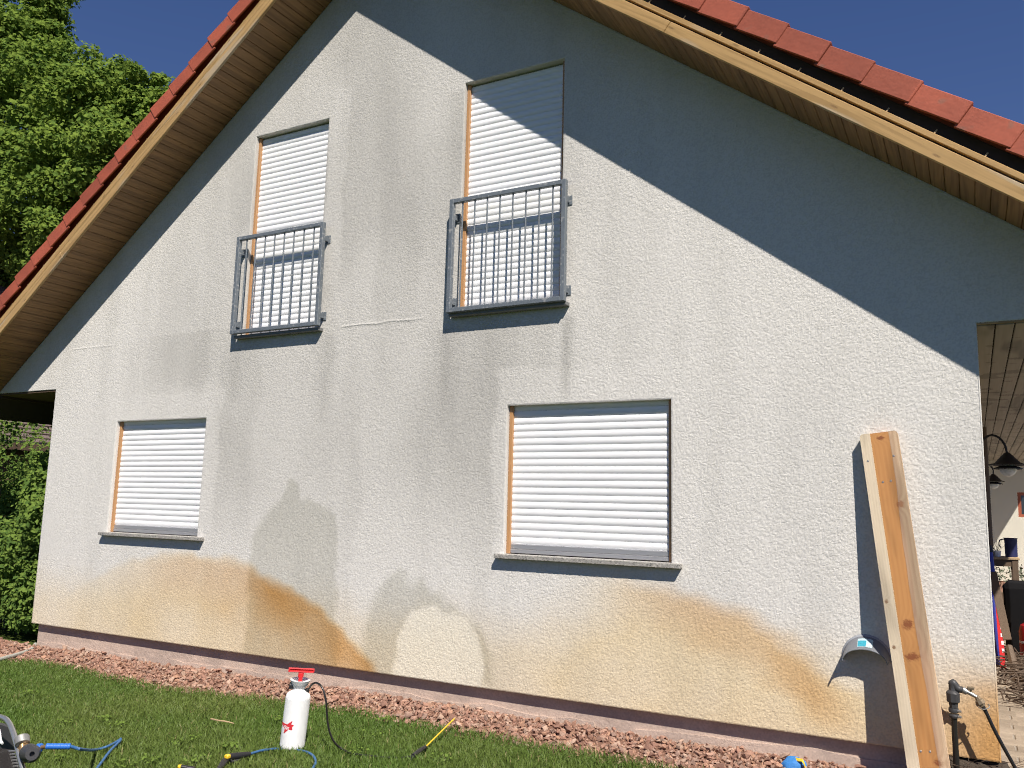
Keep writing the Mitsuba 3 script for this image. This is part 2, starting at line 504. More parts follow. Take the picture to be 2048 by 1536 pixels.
plain('black_plastic', (0.018, 0.018, 0.020), 0.4)
plain('black_rubber', (0.016, 0.015, 0.014), 0.3)
plain('charcoal_plastic', (0.045, 0.045, 0.048), 0.5)
plain('yellow_plastic', (0.70, 0.47, 0.03), 0.4)
plain('blue_hose', (0.035, 0.115, 0.27), 0.5)
plain('blue_sleeve', (0.025, 0.14, 0.52), 0.45)
plain('blue_cloth', (0.035, 0.19, 0.50), 0.7)
plain('navy', (0.018, 0.022, 0.085), 0.5)
plain('blue_paint', (0.030, 0.045, 0.30), 0.45)
plain('brass', (0.52, 0.33, 0.16), 0.38, 0.75)
plain('worn_brass', (0.27, 0.21, 0.14), 0.5, 0.6)
plain('zinc', (0.40, 0.40, 0.39), 0.45, 0.8)
plain('chrome', (0.46, 0.47, 0.46), 0.24, 0.75)
plain('cast_grey', (0.30, 0.30, 0.29), 0.5, 0.5)
plain('grey_pvc', (0.165, 0.175, 0.195), 0.4)
plain('pale_pvc', (0.30, 0.315, 0.34), 0.45)
plain('teal_print', (0.035, 0.30, 0.40), 0.5)
plain('pale_teal_print', (0.42, 0.58, 0.62), 0.5)
plain('brown_wood', (0.125, 0.085, 0.055), 0.7)
plain('tan_wood', (0.42, 0.30, 0.17), 0.6)
plain('twig', (0.095, 0.068, 0.048), 0.9)
plain('black_cloth', (0.010, 0.010, 0.011), 0.95, spec=0.1)
plain('iron_black', (0.016, 0.014, 0.014), 0.5)
plain('opal_glass', (0.55, 0.57, 0.56), 0.2)
plain('red_brown_frame', (0.30, 0.085, 0.045), 0.5)
plain('pane_glass', (0.03, 0.04, 0.045), 0.05, spec=0.8)
plain('cream_wall', (0.60, 0.58, 0.50), 0.85)
plain('grey_wall', (0.22, 0.235, 0.27), 0.85)
plain('old_tile', (0.115, 0.088, 0.078), 0.8)
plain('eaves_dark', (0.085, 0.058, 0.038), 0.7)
plain('dusk_blue', (0.022, 0.028, 0.055), 0.7)
plain('red_enamel', (0.33, 0.012, 0.016), 0.4)
plain('weathered_stake', (0.30, 0.30, 0.27), 0.8)
plain('paver_bed', (0.24, 0.215, 0.185), 0.9)
plain('terracotta', (0.35, 0.20, 0.14), 0.8)
plain('grey_green', (0.13, 0.15, 0.10), 0.7)


def paver_col(p, n, uv):
    x, y = mi.Float(p.x), mi.Float(p.y)
    a = fbm(x * 8.0, y * 8.0, 1.0, 3)
    k = cell_rand(x / 0.2, y / 0.16)
    return mix((0.38, 0.32, 0.25), (0.29, 0.24, 0.185), a) * (0.85 + 0.25 * k)


procmat('paver_stone', paver_col, diffuse=True)


# ------------------------------------------------------------------ ground
def gz(x):
    return 0.12 + 0.0105 * np.clip(x, -12, 3)


def sheet(xs, ys, zf):
    X, Y = np.meshgrid(xs, ys)
    V = np.stack([X, Y, zf(X, Y)], -1).reshape(-1, 3)
    n = len(xs)
    i, j = np.meshgrid(np.arange(n - 1), np.arange(len(ys) - 1))
    a = (j * n + i).ravel()
    F = np.concatenate([np.stack([a, a + 1, a + n + 1], 1), np.stack([a, a + n + 1, a + n], 1)])
    return trimesh.Trimesh(V, F, process=False)


gx = np.concatenate([np.linspace(-150, -14, 12), np.linspace(-12, 3, 61), np.linspace(6, 150, 12)])
gy = np.concatenate([np.linspace(-150, -10, 12), np.linspace(-8, 3, 45), np.linspace(5, 150, 14)])
structure('ground', sheet(gx, gy, lambda X, Y: gz(X) - 0.02 + 0.012 * (meshkit.noise(np.stack([X * 1.1, Y * 1.1, X * 0], -1)) - 0.5)), 'lawn_soil', True)


def edge_y(x):
    """The ragged line where the lawn meets the gravel."""
    base = np.interp(x, [-9.6, -8.16, -7.86, -7.18, -6.37, -5.92, -5.19, -4.6, -3.87, -2.79, -2.1, -1.75, -0.6, 0.2], [-0.62, -0.56, -0.45, -0.46, -0.53, -0.55, -0.55, -0.40, -0.36, -0.45, -0.44, -0.50, -0.55, -0.55])
    return base + 0.05 * (meshkit.noise(np.stack([np.asarray(x) * 3.0, np.asarray(x) * 0, np.asarray(x) * 0], -1)) - 0.5)


# gravel bed under the stones
bxs = np.linspace(-9.8, 0.15, 140)
bt = np.linspace(0, 1, 7)


def bed_z(x, y):
    e = edge_y(x)
    t = np.clip((y - e) / (0.06 - e), 0, 1)
    return gz(x) - 0.012 + 0.045 * np.sin(np.clip(t * 1.15, 0, 1) * np.pi / 2) * (0.7 + 0.6 * meshkit.noise(np.stack([x * 2.1, x * 0, x * 0 + 3.0], -1)))


BX = np.repeat(bxs[None], 7, 0)
BY = edge_y(BX) - 0.05 + bt[:, None] * (0.12 - edge_y(BX))
V = np.stack([BX, BY, bed_z(BX, BY)], -1).reshape(-1, 3)
i, j = np.meshgrid(np.arange(139), np.arange(6))
a = (j * 140 + i).ravel()
structure('gravel_path', trimesh.Trimesh(V, np.concatenate([np.stack([a, a + 1, a + 141], 1), np.stack([a, a + 141, a + 140], 1)]), process=False), 'gravel_bed', True)

# crushed stone lying on it: ten shapes, each scattered many times in one mesh
protos = []
for k in range(10):
    q = rng.normal(size=(14, 3))
    q /= np.linalg.norm(q, axis=1, keepdims=True)
    h = trimesh.convex.convex_hull(q * np.array([1.0, 0.75, 0.55]) * rng.uniform(0.75, 1.1, (14, 1)))
    protos.append(h)
NS = 12500
sx = rng.uniform(-9.6, 0.05, NS)
st = rng.uniform(0, 1, NS) ** 0.9
sy = edge_y(sx) - 0.03 + st * (0.075 - edge_y(sx))
ss = np.clip(rng.lognormal(math.log(0.0162), 0.38, NS), 0.008, 0.040)
sz = bed_z(sx, sy) + rng.uniform(-0.2, 0.9, NS) * ss
Vs, Fs, Cs, off = [], [], [], 0
pal0 = np.array([[0.33, 0.200, 0.155], [0.28, 0.165, 0.130], [0.38, 0.255, 0.205], [0.26, 0.195, 0.170], [0.43, 0.335, 0.275], [0.21, 0.120, 0.098], [0.35, 0.215, 0.150]])
pal = 0.65 * pal0 + 0.35 * pal0.mean(0)
for k in range(NS):
    h = protos[k % 10]
    M = trimesh.transformations.random_rotation_matrix(rng.random(3))[:3, :3]
    v = h.vertices @ M.T
    v[:, 2] *= 0.8
    Vs.append(v * ss[k] + [sx[k], sy[k], sz[k]])
    Fs.append(h.faces + off)
    off += len(v)
    Cs.append(np.repeat((pal[rng.integers(7)] * [1.06, 1.0, 0.94] * rng.uniform(0.8, 1.2))[None], len(v), 0))
FV = np.concatenate(Vs)
FF = np.concatenate(Fs)
FC = np.concatenate(Cs)
# faceted stones: split the vertices so that every face keeps its own plane
scene['gravel'] = ply(trimesh.Trimesh(FV, FF, process=False), 'stone_vc', color=FC)
labels['gravel'] = {'label': 'reddish crushed stone strip along the base of the house wall', 'category': 'gravel', 'kind': 'stuff'}


# lawn blades
def blades(n, x0, x1, y0, y1, seed, hmul=1.0, keep=None):
    r = np.random.default_rng(seed)
    x, y = r.uniform(x0, x1, n), r.uniform(y0, y1, n)
    ok = (y < edge_y(x) + 0.02 * r.normal(size=n)) if keep is None else keep(x, y, r)
    x, y = x[ok], y[ok]
    n = len(x)
    cl = meshkit.noise(np.stack([x * 1.6, y * 1.6, x * 0], -1))
    cl2 = meshkit.noise(np.stack([x * 7.0, y * 7.0, x * 0 + 5], -1))
    h = (0.020 + 0.024 * r.random(n) + 0.014 * cl2) * hmul
    cl3 = meshkit.fbm(np.stack([x * 0.8, y * 1.1, x * 0 + 9], -1), 3)
    h = h * (0.75 + 0.5 * cl3)
    w = 0.0016 + 0.0018 * r.random(n)
    a = r.uniform(0, 2 * np.pi, n)
    lean = r.uniform(0.1, 0.9, n) * h
    la = r.uniform(0, 2 * np.pi, n)
    z = gz(x) - 0.014 + 0.012 * (meshkit.noise(np.stack([x * 1.1, y * 1.1, x * 0], -1)) - 0.5)
    base = np.stack([x, y, z], 1)
    side = np.stack([np.cos(a) * w, np.sin(a) * w, np.zeros(n)], 1)
    dl = np.stack([np.cos(la) * lean, np.sin(la) * lean, np.zeros(n)], 1)
    mid = base + dl * 0.35 + np.stack([0 * h, 0 * h, h * 0.62], 1)
    tip = base + dl + np.stack([0 * h, 0 * h, h], 1)
    V = np.stack([base - side, base + side, mid - side * 0.75, mid + side * 0.75, tip], 1).reshape(-1, 3)
    i = np.arange(n)[:, None] * 5
    F = np.concatenate([i + [0, 1, 3], i + [0, 3, 2], i + [2, 3, 4]], 1).reshape(-1, 3)
    g = np.array([0.070, 0.136, 0.020])
    yel = np.array([0.115, 0.155, 0.034])
    dry = np.array([0.30, 0.26, 0.12])
    t = np.clip(0.55 * cl + 1.1 * (cl3 - 0.42) + 0.35 * r.random(n) - 0.02, 0, 1)[:, None]
    c = g * (1 - t) + yel * t
    isdry = (r.random(n) < 0.014)[:, None]
    c = np.where(isdry, dry, c) * r.uniform(0.82, 1.18, (n, 1))
    C = np.repeat(c[:, None], 5, 1).reshape(-1, 3)
    return V, F, C


parts = [blades(285000, -9.6, 0.3, -3.6, -0.30, 3), blades(16000, -8.2, 0.0, -0.62, -0.25, 4, 1.5, keep=lambda x, y, r: (np.abs(y - edge_y(x)) < 0.05)), blades(24000, -9.6, 3.0, -6.5, -3.6, 8)]
off, Vs, Fs, Cs = 0, [], [], []
for (v, f_, c) in parts:
    Vs.append(v)
    Fs.append(f_ + off)
    Cs.append(c)
    off += len(v)
scene['grass'] = ply(trimesh.Trimesh(np.concatenate(Vs), np.concatenate(Fs), process=False), 'grass_blade', color=np.concatenate(Cs))
labels['grass'] = {'label': 'short green lawn in front of the gable wall', 'category': 'grass', 'kind': 'stuff'}

# clover and weeds in the lawn
wr = np.random.default_rng(21)
spots = [(-5.514, -1.675, 0.100), (-5.123, -1.553, 0.100), (-5.329, -1.498, 0.100), (-4.434, -1.504, 0.100), (-4.114, -1.521, 0.100), (-4.045, -1.823, 0.100), (-3.406, -1.177, 0.100), (-3.543, -0.829, 0.100), (-4.269, -1.972, 0.100), (-4.484, -1.636, 0.100), (-4.316, -2.117, 0.100), (-4.731, -2.220, 0.100), (-4.308, -0.879, 0.100), (-2.872, -1.044, 0.100), (-3.712, -0.470, 0.100), (-6.534, -1.280, 0.100)]
wp = []
for (x, y, _) in spots:
    k = wr.integers(14, 34)
    q = wr.normal(size=(k, 2)) * 0.035
    wp.append(np.stack([x + q[:, 0], y + q[:, 1], gz(x) + wr.uniform(0.02, 0.045, k)], 1))
wp = np.concatenate(wp)
wm = leaves(wp, wr.uniform(0.014, 0.028, len(wp)), np.array([0, 0, 1.0]) + 0.4 * wr.normal(size=(len(wp), 3)), 5, 0.9)
scene['clover_weeds'] = ply(wm, 'shrub_leaf')
labels['clover_weeds'] = {'label': 'small pale clover and weed leaves scattered in the lawn', 'category': 'weeds', 'kind': 'stuff'}

# ------------------------------------------------------------------ the house
H = thing('house', 'gabled white stucco house with red roof edge and closed roller shutters', 'house')
XL, XR, ZB, ZC, XC, ZA, SL = -8.61, 0.06, 0.298, 2.734, -4.32, 6.775, 0.757
xe = (ZA - ZC) / SL
gable = Polygon([(XL, ZB), (XR, ZB), (XR, ZC), (XC + xe, ZC), (XC, ZA + 0.02), (XC - xe, ZC), (XL, ZC)])
WIN = {  # name: x0, x1, sill top, head
    'LL': (-7.548, -6.275, 1.262, 2.360), 'LR': (-3.054, -1.779, 1.262, 2.360),
    'UL': (-5.885, -4.985, 3.105, 5.062), 'UR': (-3.530, -2.625, 3.105, 5.062)}
for (a0, a1, b0, b1) in WIN.values():
    gable = gable.difference(sbox(a0, b0, a1, b1))
wall = extrude_y(gable, 0.0015, 0.20)


def sand(x, z):
    """Height of the scraped render in metres: coarse sand grains, a trowel ridge or two."""
    q = lambda a, b, s_: meshkit.noise(np.stack([a, b, np.zeros_like(a)], -1), s_)
    u, v = 0.94 * x + 0.34 * z, 0.94 * z - 0.34 * x
    s_, t_ = 0.50 * x + 0.87 * z, 0.50 * z - 0.87 * x
    g = np.clip((0.50 * q(u * 104.0, v * 116.0, 1) + 0.50 * q(s_ * 134.0, t_ * 144.0, 2) - 0.28) / 0.36, 0, 1)
    g = g * g * (3 - 2 * g)
    zr = 3.10 + 0.012 * (q(x * 6.0, x * 0, 3) - 0.5) + 0.004 * q(x * 40.0, x * 0, 4)
    ridge = np.exp(-((z - zr) / 0.008) ** 2) * np.clip((x + 4.74) / 0.1, 0, 1) * np.clip((-3.78 - x) / 0.2, 0, 1)
    zr2 = 3.155 + 0.010 * (q(x * 5.0, x * 0, 5) - 0.5)
    ridge2 = np.exp(-((z - zr2) / 0.007) ** 2) * np.clip((x + 8.45) / 0.15, 0, 1) * np.clip((-7.65 - x) / 0.15, 0, 1)
    return SANDH * (g + 0.30 * q(x * 210.0, z * 210.0, 6) + 2.4 * ridge + 1.3 * ridge2)


SANDH = 0.00155


def with_cuts(lines, cuts):
    for c_ in cuts:
        k_ = int(np.argmin(np.abs(lines - c_)))
        lines[k_] = c_
    return np.unique(lines)


# the render's own skin: a grid a pixel or so wide, finer towards the near end of the wall
nx_ = 1240
tx_ = np.linspace(0, 1, nx_)
gxs = (XC + xe) + ((XC - xe) - (XC + xe)) * (0.62 * tx_ + 0.38 * tx_ ** 2)
gxs = with_cuts(np.sort(gxs), [XL, XR] + [w_[k_] for w_ in WIN.values() for k_ in (0, 1)])
gzs = with_cuts(np.linspace(ZB, ZA, 930), [ZB, ZC] + [w_[k_] for w_ in WIN.values() for k_ in (2, 3)])
GX, GZ = np.meshgrid(gxs, gzs)
cx_, cz_ = (gxs[1:] + gxs[:-1]) / 2, (gzs[1:] + gzs[:-1]) / 2
CX, CZ = np.meshgrid(cx_, cz_)
cell = ((CX > XL) & (CX < XR)) | (CZ > ZC)
cell &= gzs[:-1][:, None] < ZA - SL * np.abs(CX - XC)
for (a0, a1, b0, b1) in WIN.values():
    cell &= ~((CX > a0) & (CX < a1) & (CZ > b0) & (CZ < b1))
pad = np.pad(cell, 1)
inner = pad[1:, 1:] & pad[1:, :-1] & pad[:-1, 1:] & pad[:-1, :-1]       # a vertex with all four cells round it
GY = np.where(inner, 0.0 - sand(GX, GZ), 0.0015)
nn_ = len(gxs)
jj, ii = np.nonzero(cell)
a_ = jj * nn_ + ii
F_ = np.concatenate([np.stack([a_, a_ + 1, a_ + nn_ + 1], 1), np.stack([a_, a_ + nn_ + 1, a_ + nn_], 1)])
keep_, inv_ = np.unique(F_, return_inverse=True)
skin = trimesh.Trimesh(np.stack([GX, GY, GZ], -1).reshape(-1, 3)[keep_], inv_.reshape(-1, 3), process=False)
add(H, 'gable_wall', cat([wall, skin]), 'stucco')
add(H, 'corner_bead', tube([(XR - 0.0025, 0.0025, ZB + 0.001), (XR - 0.0025, 0.0025, ZC - 0.001)], 0.0055, 10), 'stucco', 40)
add(H, 'side_wall', box(XL + 0.002, XL + 0.2, 0.20, 15.0, ZB, ZC), 'stucco')
add(H, 'side_wall', box(XR - 0.2, XR - 0.002, 0.20, 15.0, ZB, ZC), 'stucco')
add(H, 'ceiling_slab', box(XL + 0.2, XR - 0.2, 0.20, 15.0, ZC, ZC + 0.15), 'cream_wall')
# plinth with its crumbling lower lip
add(H, 'plinth', cat([box(XL + 0.035, XR - 0.04, 0.060, 0.30, -0.25, ZB - 0.001), box(XL + 0.035, XL + 0.3, 0.30, 15.0, -0.25, ZB - 0.001), box(XR - 0.3, XR - 0.04, 0.30, 15.0, -0.25, ZB - 0.001)]), 'plinth_render')
lx = np.linspace(XL + 0.05, XR - 0.06, 260)
for (a0, a1, sd) in ((0, 52, 3), (60, 108, 9), (120, 190, 5), (196, 256, 13)):
    q = lx[a0:a1]
    top = gz(q) + 0.035 + 0.085 * meshkit.fbm(np.stack([q * 2.2, q * 0 + sd, q * 0], -1), 4)
    top[[0, -1]] = gz(q[[0, -1]]) - 0.02
    lip = extrude_y(Polygon(np.concatenate([np.stack([q, top], 1), [[q[-1], -0.2], [q[0], -0.2]]])), 0.050 - 0.0015 * (sd % 3), 0.0612)
    add(H, 'render_lip', lip, 'plinth_render', label='crumbling rough lip of render along the foot of the plinth')

# soffit, barge boards and tiles, in the slope's own frame: s down the slope from the ridge, y, n up from the soffit
cs, sn = math.cos(PH), math.sin(PH)


def slope_pts(P, side):
    P = np.asarray(P, float)
    s, y, n = P[:, 0], P[:, 1], P[:, 2]
    return np.stack([XC + side * (s * cs + n * sn), y, ZA - s * sn + n * cs], 1)


def slope_mesh(m, side):
    m = m.copy()
    m.vertices = slope_pts(m.vertices, side)
    if m.volume < 0:
        m.invert()
    return m


def slope_box(side, s0, s1, y0, y1, n0, n1, c=0.0):
    return slope_mesh(box(s0, s1, y0, y1, n0, n1, c), side)


SE = {1: 6.78, -1: 7.15}
for side in (1, -1):
    # the boards run from the barge to the wall, a tongue-and-groove gap between them
    k, s = 0, 0.05
    while s < SE[side]:
        add(H, 'soffit_board', slope_box(side, s, s + 0.0900, -0.4495, -0.002, 0.0004 * (k % 2), 0.016, 0.002), 'soffit_wood')
        s += 0.0945
        k += 1
    add(H, 'roof_deck', slope_box(side, 0.0, SE[side], -0.42, 15.2, 0.0175, 0.125), 'dark_batten')
    add(H, 'roof_batten', slope_box(side, 0.02, SE[side], -0.405, 15.2, 0.127, 0.215), 'dark_batten')
    add(H, 'roof', slope_box(side, -0.02, SE[side] + 0.05, -0.40, 15.25, 0.2165, 0.325), 'clay_tile')
    # lower barge board in two lengths, upper board set back
    cuts = (0.0, 3.325, SE[side]) if side == 1 else (0.0, 4.6, SE[side])
    for q in range(2):
        add(H, 'barge_board', slope_box(side, cuts[q] + 0.001, cuts[q + 1] - 0.001, -0.476 + 0.0008 * q, -0.451, -0.005, 0.078, 0.003), 'barge_wood')
    add(H, 'upper_barge_board', slope_box(side, 0.0, SE[side], -0.460, -0.430, 0.0985, 0.132 if side == 1 else 0.160, 0.003), 'barge_wood')
    add(H, 'barge_shadow_gap', slope_box(side, 0.0, SE[side], -0.4285, -0.4225, 0.066, 0.125), 'dark_batten')
    # verge tiles: a side flap and a top plate, each riding up on the one below
    s, k = 0.14, 0
    while s < SE[side]:
        L = 0.318
        flap = box(0, L, -0.488, -0.470, 0.0, 0.138, 0.004)
        top = box(0, L, -0.4698, -0.22, 0.120, 0.138, 0.004)
        m = cat([flap, top])
        v = m.vertices
        v[:, 2] += 0.017 * (v[:, 0] / L)
        v[:, 1] += np.where(v[:, 1] < -0.4, -0.009 * (v[:, 0] / L), 0) + 0.0015 * math.sin(k * 2.3)
        v[:, 2] += 0.0025 * math.sin(k * 1.7) + 0.196
        v[:, 0] += s - 0.006 + 0.003 * math.sin(k * 3.1)
        add(H, 'verge_tile', slope_mesh(m, side), 'clay_tile')
        # the small clip that stands on the upper board below every tile
        add(H, 'tile_clip', slope_box(side, s + 0.22, s + 0.228, -0.4535, -0.4495, 0.1325 if side == 1 else 0.1605, 0.158 if side == 1 else 0.172), 'tan_wood')
        s += 0.302
        k += 1

wedge = [(XC, ZA - 0.002), (XC + 0.33 * sn, ZA + 0.33 * cs), (XC - 0.33 * sn, ZA + 0.33 * cs)]
add(H, 'ridge_block', extrude_y(Polygon(wedge), -0.468, -0.30), 'barge_wood')

# boarded undersides of the eaves left and right (the right one roofs the porch)
x = XR + 0.003
k = 0
while x < XC + xe - 0.02:
    w = 0.091
    add(H, 'porch_plank', box(x, min(x + w, XC + xe - 0.005), 0.012, 14.99, ZC - 0.020 - 0.0015 * (k % 2), ZC - 0.004, 0.003), 'porch_wood')
    x += 0.0985
    k += 1
add(H, 'porch_backing', box(XR - 0.002, XC + xe + 0.05, 0.0125, 15.0, ZC - 0.0035, ZC - 0.0005), 'dark_batten')
add(H, 'eaves_board', box(XC + xe - 0.004, XC + xe + 0.016, 0.002, 15.0, ZC - 0.05, ZC + 0.10), 'barge_wood')
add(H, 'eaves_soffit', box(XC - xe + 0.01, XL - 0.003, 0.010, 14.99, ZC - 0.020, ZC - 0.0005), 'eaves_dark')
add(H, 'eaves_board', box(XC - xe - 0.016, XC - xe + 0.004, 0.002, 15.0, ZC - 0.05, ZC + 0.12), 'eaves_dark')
add(H, 'trim_strip', box(XR + 0.002, XC + xe - 0.01, 0.0015, 0.0115, ZC - 0.012, ZC - 0.0008), 'barge_wood')

# a wing closes the porch at its far end
W_ = thing('rear_wing', 'cream rear wing seen beyond the porch with a red-brown window', 'house')
wingp = sbox(XR + 0.001, -0.1, 7.0, 5.2).difference(sbox(0.67, 1.64, 1.75, 2.10))
add(W_, 'wall', extrude_y(wingp, 15.01, 15.25), 'cream_wall')
WX0, WX1, WZ0, WZ1 = 0.72, 1.85, 1.66, 2.12
scene.pop(W_ + '__wall')
wingp = sbox(XR + 0.001, -0.1, 7.0, 5.2).difference(sbox(WX0, WZ0, WX1, WZ1))
add(W_, 'wall', extrude_y(wingp, 13.0, 13.25), 'cream_wall')
fr = Polygon([(WX0, WZ0), (WX1, WZ0), (WX1, WZ1), (WX0, WZ1)])
key = add(W_, 'window', extrude_y(fr.difference(fr.buffer(-0.055, join_style=2)), 13.03, 13.09), 'red_brown_frame')
scene[W_ + '__window__pane'] = ply(box(WX0 + 0.055, WX1 - 0.055, 13.055, 13.065, WZ0 + 0.055, WZ1 - 0.055), 'pane_glass')

# ------------------------------------------------------------------ windows with their shutters
PITCHS = 0.0520
prof = []
for t in np.linspace(0, 1, 9):
    prof.append((-0.0068 * (1 - abs(2 * t - 1) ** 2.2), 0.0005 + 0.0506 * t))
prof = prof + [(0.004, 0.0511), (0.004, 0.0005)]
KNOW = {'LL': 'the lower left window', 'LR': 'the lower right window', 'UL': 'the upper left window', 'UR': 'the upper right window'}
for nm, (x0, x1, z0, z1) in WIN.items():
    wkey = f'{H}__window' if f'{H}__window' not in used else None
    i = 0
    wkey = f'{H}__window'
    while wkey in used:
        i += 1
        wkey = f'{H}__window_{i:03d}'
    used.add(wkey)
    labels[wkey] = {'label': {'LL': 'smaller-looking ground floor window by the shrub, shutter down', 'LR': 'ground floor window below the right-hand balcony rail, shutter down', 'UL': 'tall upper window under the left roof slope, shutter down behind a rail', 'UR': 'tall upper window half in the roof shadow, shutter down behind a rail'}[nm]}
    ys = 0.062
    slat = ply(extrude_x([(y + ys, z) for y, z in prof], x0 + 0.026, x1 - 0.026), 'shutter_white', smooth=35)
    first = z0 + 0.072
    nsl = int((z1 + 0.03 - first) / PITCHS)
    sr = np.random.default_rng(len(wkey) * 7 + i)
    for q in range(nsl):
        k2 = numbered(f'{wkey}__slat')
        d = dict(slat)
        d['to_world'] = T().translate([0.0, float(sr.normal() * 0.0006), float(first + q * PITCHS)])
        scene[k2] = d
    scene[f'{wkey}__curtain_core'] = ply(box(x0 + 0.02, x1 - 0.02, 0.0685, 0.0745, z0 + 0.03, z1 - 0.002), 'shutter_core')
    # end bar of the shutter: a double lip of grey metal
    scene[f'{wkey}__end_bar'] = ply(cat([box(x0 + 0.028, x1 - 0.028, 0.051, 0.066, z0 + 0.037, z0 + 0.0715, 0.003), box(x0 + 0.028, x1 - 0.028, 0.046, 0.066, z0 + 0.007, z0 + 0.0355, 0.003)]), 'aluminium')
    scene[f'{wkey}__guide_rail'] = ply(box(x0 + 0.0015, x0 + 0.030, 0.034, 0.0685, z0 + 0.001, z1 - 0.001, 0.003), 'window_wood')
    scene[f'{wkey}__guide_rail_001'] = ply(box(x1 - 0.030, x1 - 0.0015, 0.034, 0.0685, z0 + 0.001, z1 - 0.001, 0.003), 'window_wood')
    scene[f'{wkey}__back'] = ply(box(x0 - 0.05, x1 + 0.05, 0.205, 0.225, z0 - 0.05, z1 + 0.05), 'window_dark')
    if nm[0] == 'L':
        sa, sb = (-7.600, -6.175) if nm == 'LL' else (-3.103, -1.706)
        scene[f'{wkey}__sill'] = ply(box(sa, sb, -0.062, 0.16, z0 - 0.031, z0 + 0.0005, 0.003), 'granite')
    else:
        scene[f'{wkey}__sill'] = ply(box(x0 - 0.045, x1 + 0.075, -0.060, 0.16, z0 - 0.028, z0 + 0.0005, 0.003), 'slate_sill')

# balcony rails
for nm, (fx0, fx1, zz0, zz1) in {'UL': (-5.944, -4.893, 3.113, 4.042), 'UR': (-3.578, -2.552, 3.102, 4.033)}.items():
    i, rk = 0, f'{H}__balcony_rail'
    while rk in used:
        i += 1
        rk = f'{H}__balcony_rail_{i:03d}'
    used.add(rk)
    labels[rk] = {'label': 'galvanised bar rail before the tall ' + ('left' if nm == 'UL' else 'right') + ' upper window'}
    ya, yb, t = -0.098, -0.058, 0.036
    fr = [box(fx0, fx0 + t, ya, yb, zz0, zz1, 0.003), box(fx1 - t, fx1, ya, yb, zz0, zz1, 0.003), box(fx0 + t, fx1 - t, ya + 0.001, yb - 0.001, zz1 - t, zz1 - 0.001, 0.003), box(fx0 + t, fx1 - t, ya + 0.001, yb - 0.001, zz0 + 0.001, zz0 + t, 0.003)]
    scene[f'{rk}__frame'] = ply(cat(fr), 'galvanised')
    for q in range(8):
        xx = fx0 + (fx1 - fx0) * (q + 1) / 9
        scene[numbered(f'{rk}__bar')] = ply(tube([(xx, -0.078, zz0 + t - 0.002), (xx, -0.078, zz1 - t + 0.002)], 0.0068, 10), 'galvanised', smooth=40)
    for xx, sg in ((fx0, 1), (fx1, -1)):
        for zz in (zz0 + 0.075, zz1 - 0.16):
            b = cat([box(min(xx + sg * 0.008, xx + sg * 0.030), max(xx + sg * 0.008, xx + sg * 0.030), -0.0585, 0.004, zz, zz + 0.045, 0.002), box(min(xx - sg * 0.012, xx + sg * 0.045), max(xx - sg * 0.012, xx + sg * 0.045), -0.008, -0.0005, zz - 0.015, zz + 0.060, 0.002), tube([(xx + sg * 0.02, -0.008, zz + 0.052), (xx + sg * 0.02, -0.018, zz + 0.052)], 0.008, 6)])
            scene[numbered(f'{rk}__bracket')] = ply(b, 'galvanised')

# ------------------------------------------------------------------ the timber leaning on the wall
B_ = thing('timber_beam', 'long wooden beam with orange middle strip leaning on the house corner', 'beam')
Lb = float(np.linalg.norm(BT - BB))
MB = axes(BB, bx, by, bz)


def beam_part(outline, d0, d1):
    """An outline in (across, along) with its front face at depth d1."""
    m = trimesh.creation.extrude_polygon(Polygon(outline), d1 - d0, engine='earcut')
    V = m.vertices
    m.vertices = np.stack([V[:, 0], V[:, 2] + d0, V[:, 1]], 1)
    if m.volume < 0:
        m.invert()
    return place(m, MB)


hw = 0.1045
rc = 0.018
q = np.linspace(0, Lb, 60)
wav = 0.040 + 0.018 * meshkit.noise(np.stack([q * 2.2, q * 0, q * 0 + 2], -1)) + 0.003 * (meshkit.noise(np.stack([q * 9.0, q * 0, q * 0], -1)) - 0.5)
rounded_l = [(-hw + rc * (1 - math.cos(a_)), Lb - rc + rc * math.sin(a_)) for a_ in np.linspace(0, math.pi / 2, 6)]
rounded_r = [(hw - rc * (1 - math.cos(a_)), Lb - rc + rc * math.sin(a_)) for a_ in np.linspace(math.pi / 2, 0, 6)]
k = add(B_, 'edge_strip', beam_part([(-hw, 0.0)] + rounded_l + [(-0.0455, Lb), (-0.0405, 0.0)], -0.052, 0.0), 'raw_timber', label='pale bare left strip of the beam')
add(B_, 'centre_strip', beam_part([(-0.0403, 0.0), (-0.0453, Lb - 0.001)] + [(float(w_), float(s_)) for w_, s_ in zip(wav[::-1], np.minimum(q[::-1], Lb - 0.001))], -0.0515, -0.0015), 'glazed_timber', label='orange glazed middle strip with dark knots')
add(B_, 'edge_strip', beam_part([(float(w_) + 0.0002, float(s_)) for w_, s_ in zip(wav, q)] + rounded_r + [(hw, 0.0)], -0.052, -0.0005), 'rough_timber', label='rough right strip of the beam with a wavy glaze edge')
for (u_, v_, d_) in ((-0.078, Lb - 0.165, 0.0), (0.066, Lb - 0.150, 0.0), (-0.014, Lb - 0.298, -0.0015), (0.030, Lb - 0.295, -0.0015), (-0.026, 0.245, -0.0015), (0.020, 0.245, -0.0015), (-0.075, 0.11, 0.0), (0.075, 0.11, 0.0)):
    o = BB + bx * u_ + bz * v_ + by * (d_ - 0.001)
    add(B_, 'screw', along(o, o + by * 0.0025, [(0, 0), (0.0058, 0), (0.0058, 0.7), (0.0045, 1), (0.0016, 1), (0.001, 0.6), (0, 0.6)], 12), 'screw_steel')

# ------------------------------------------------------------------ the half-round grey hood on the wall
G_ = thing('vent_hood', 'half-round grey plastic hood on the wall with a blue sticker', 'hood')


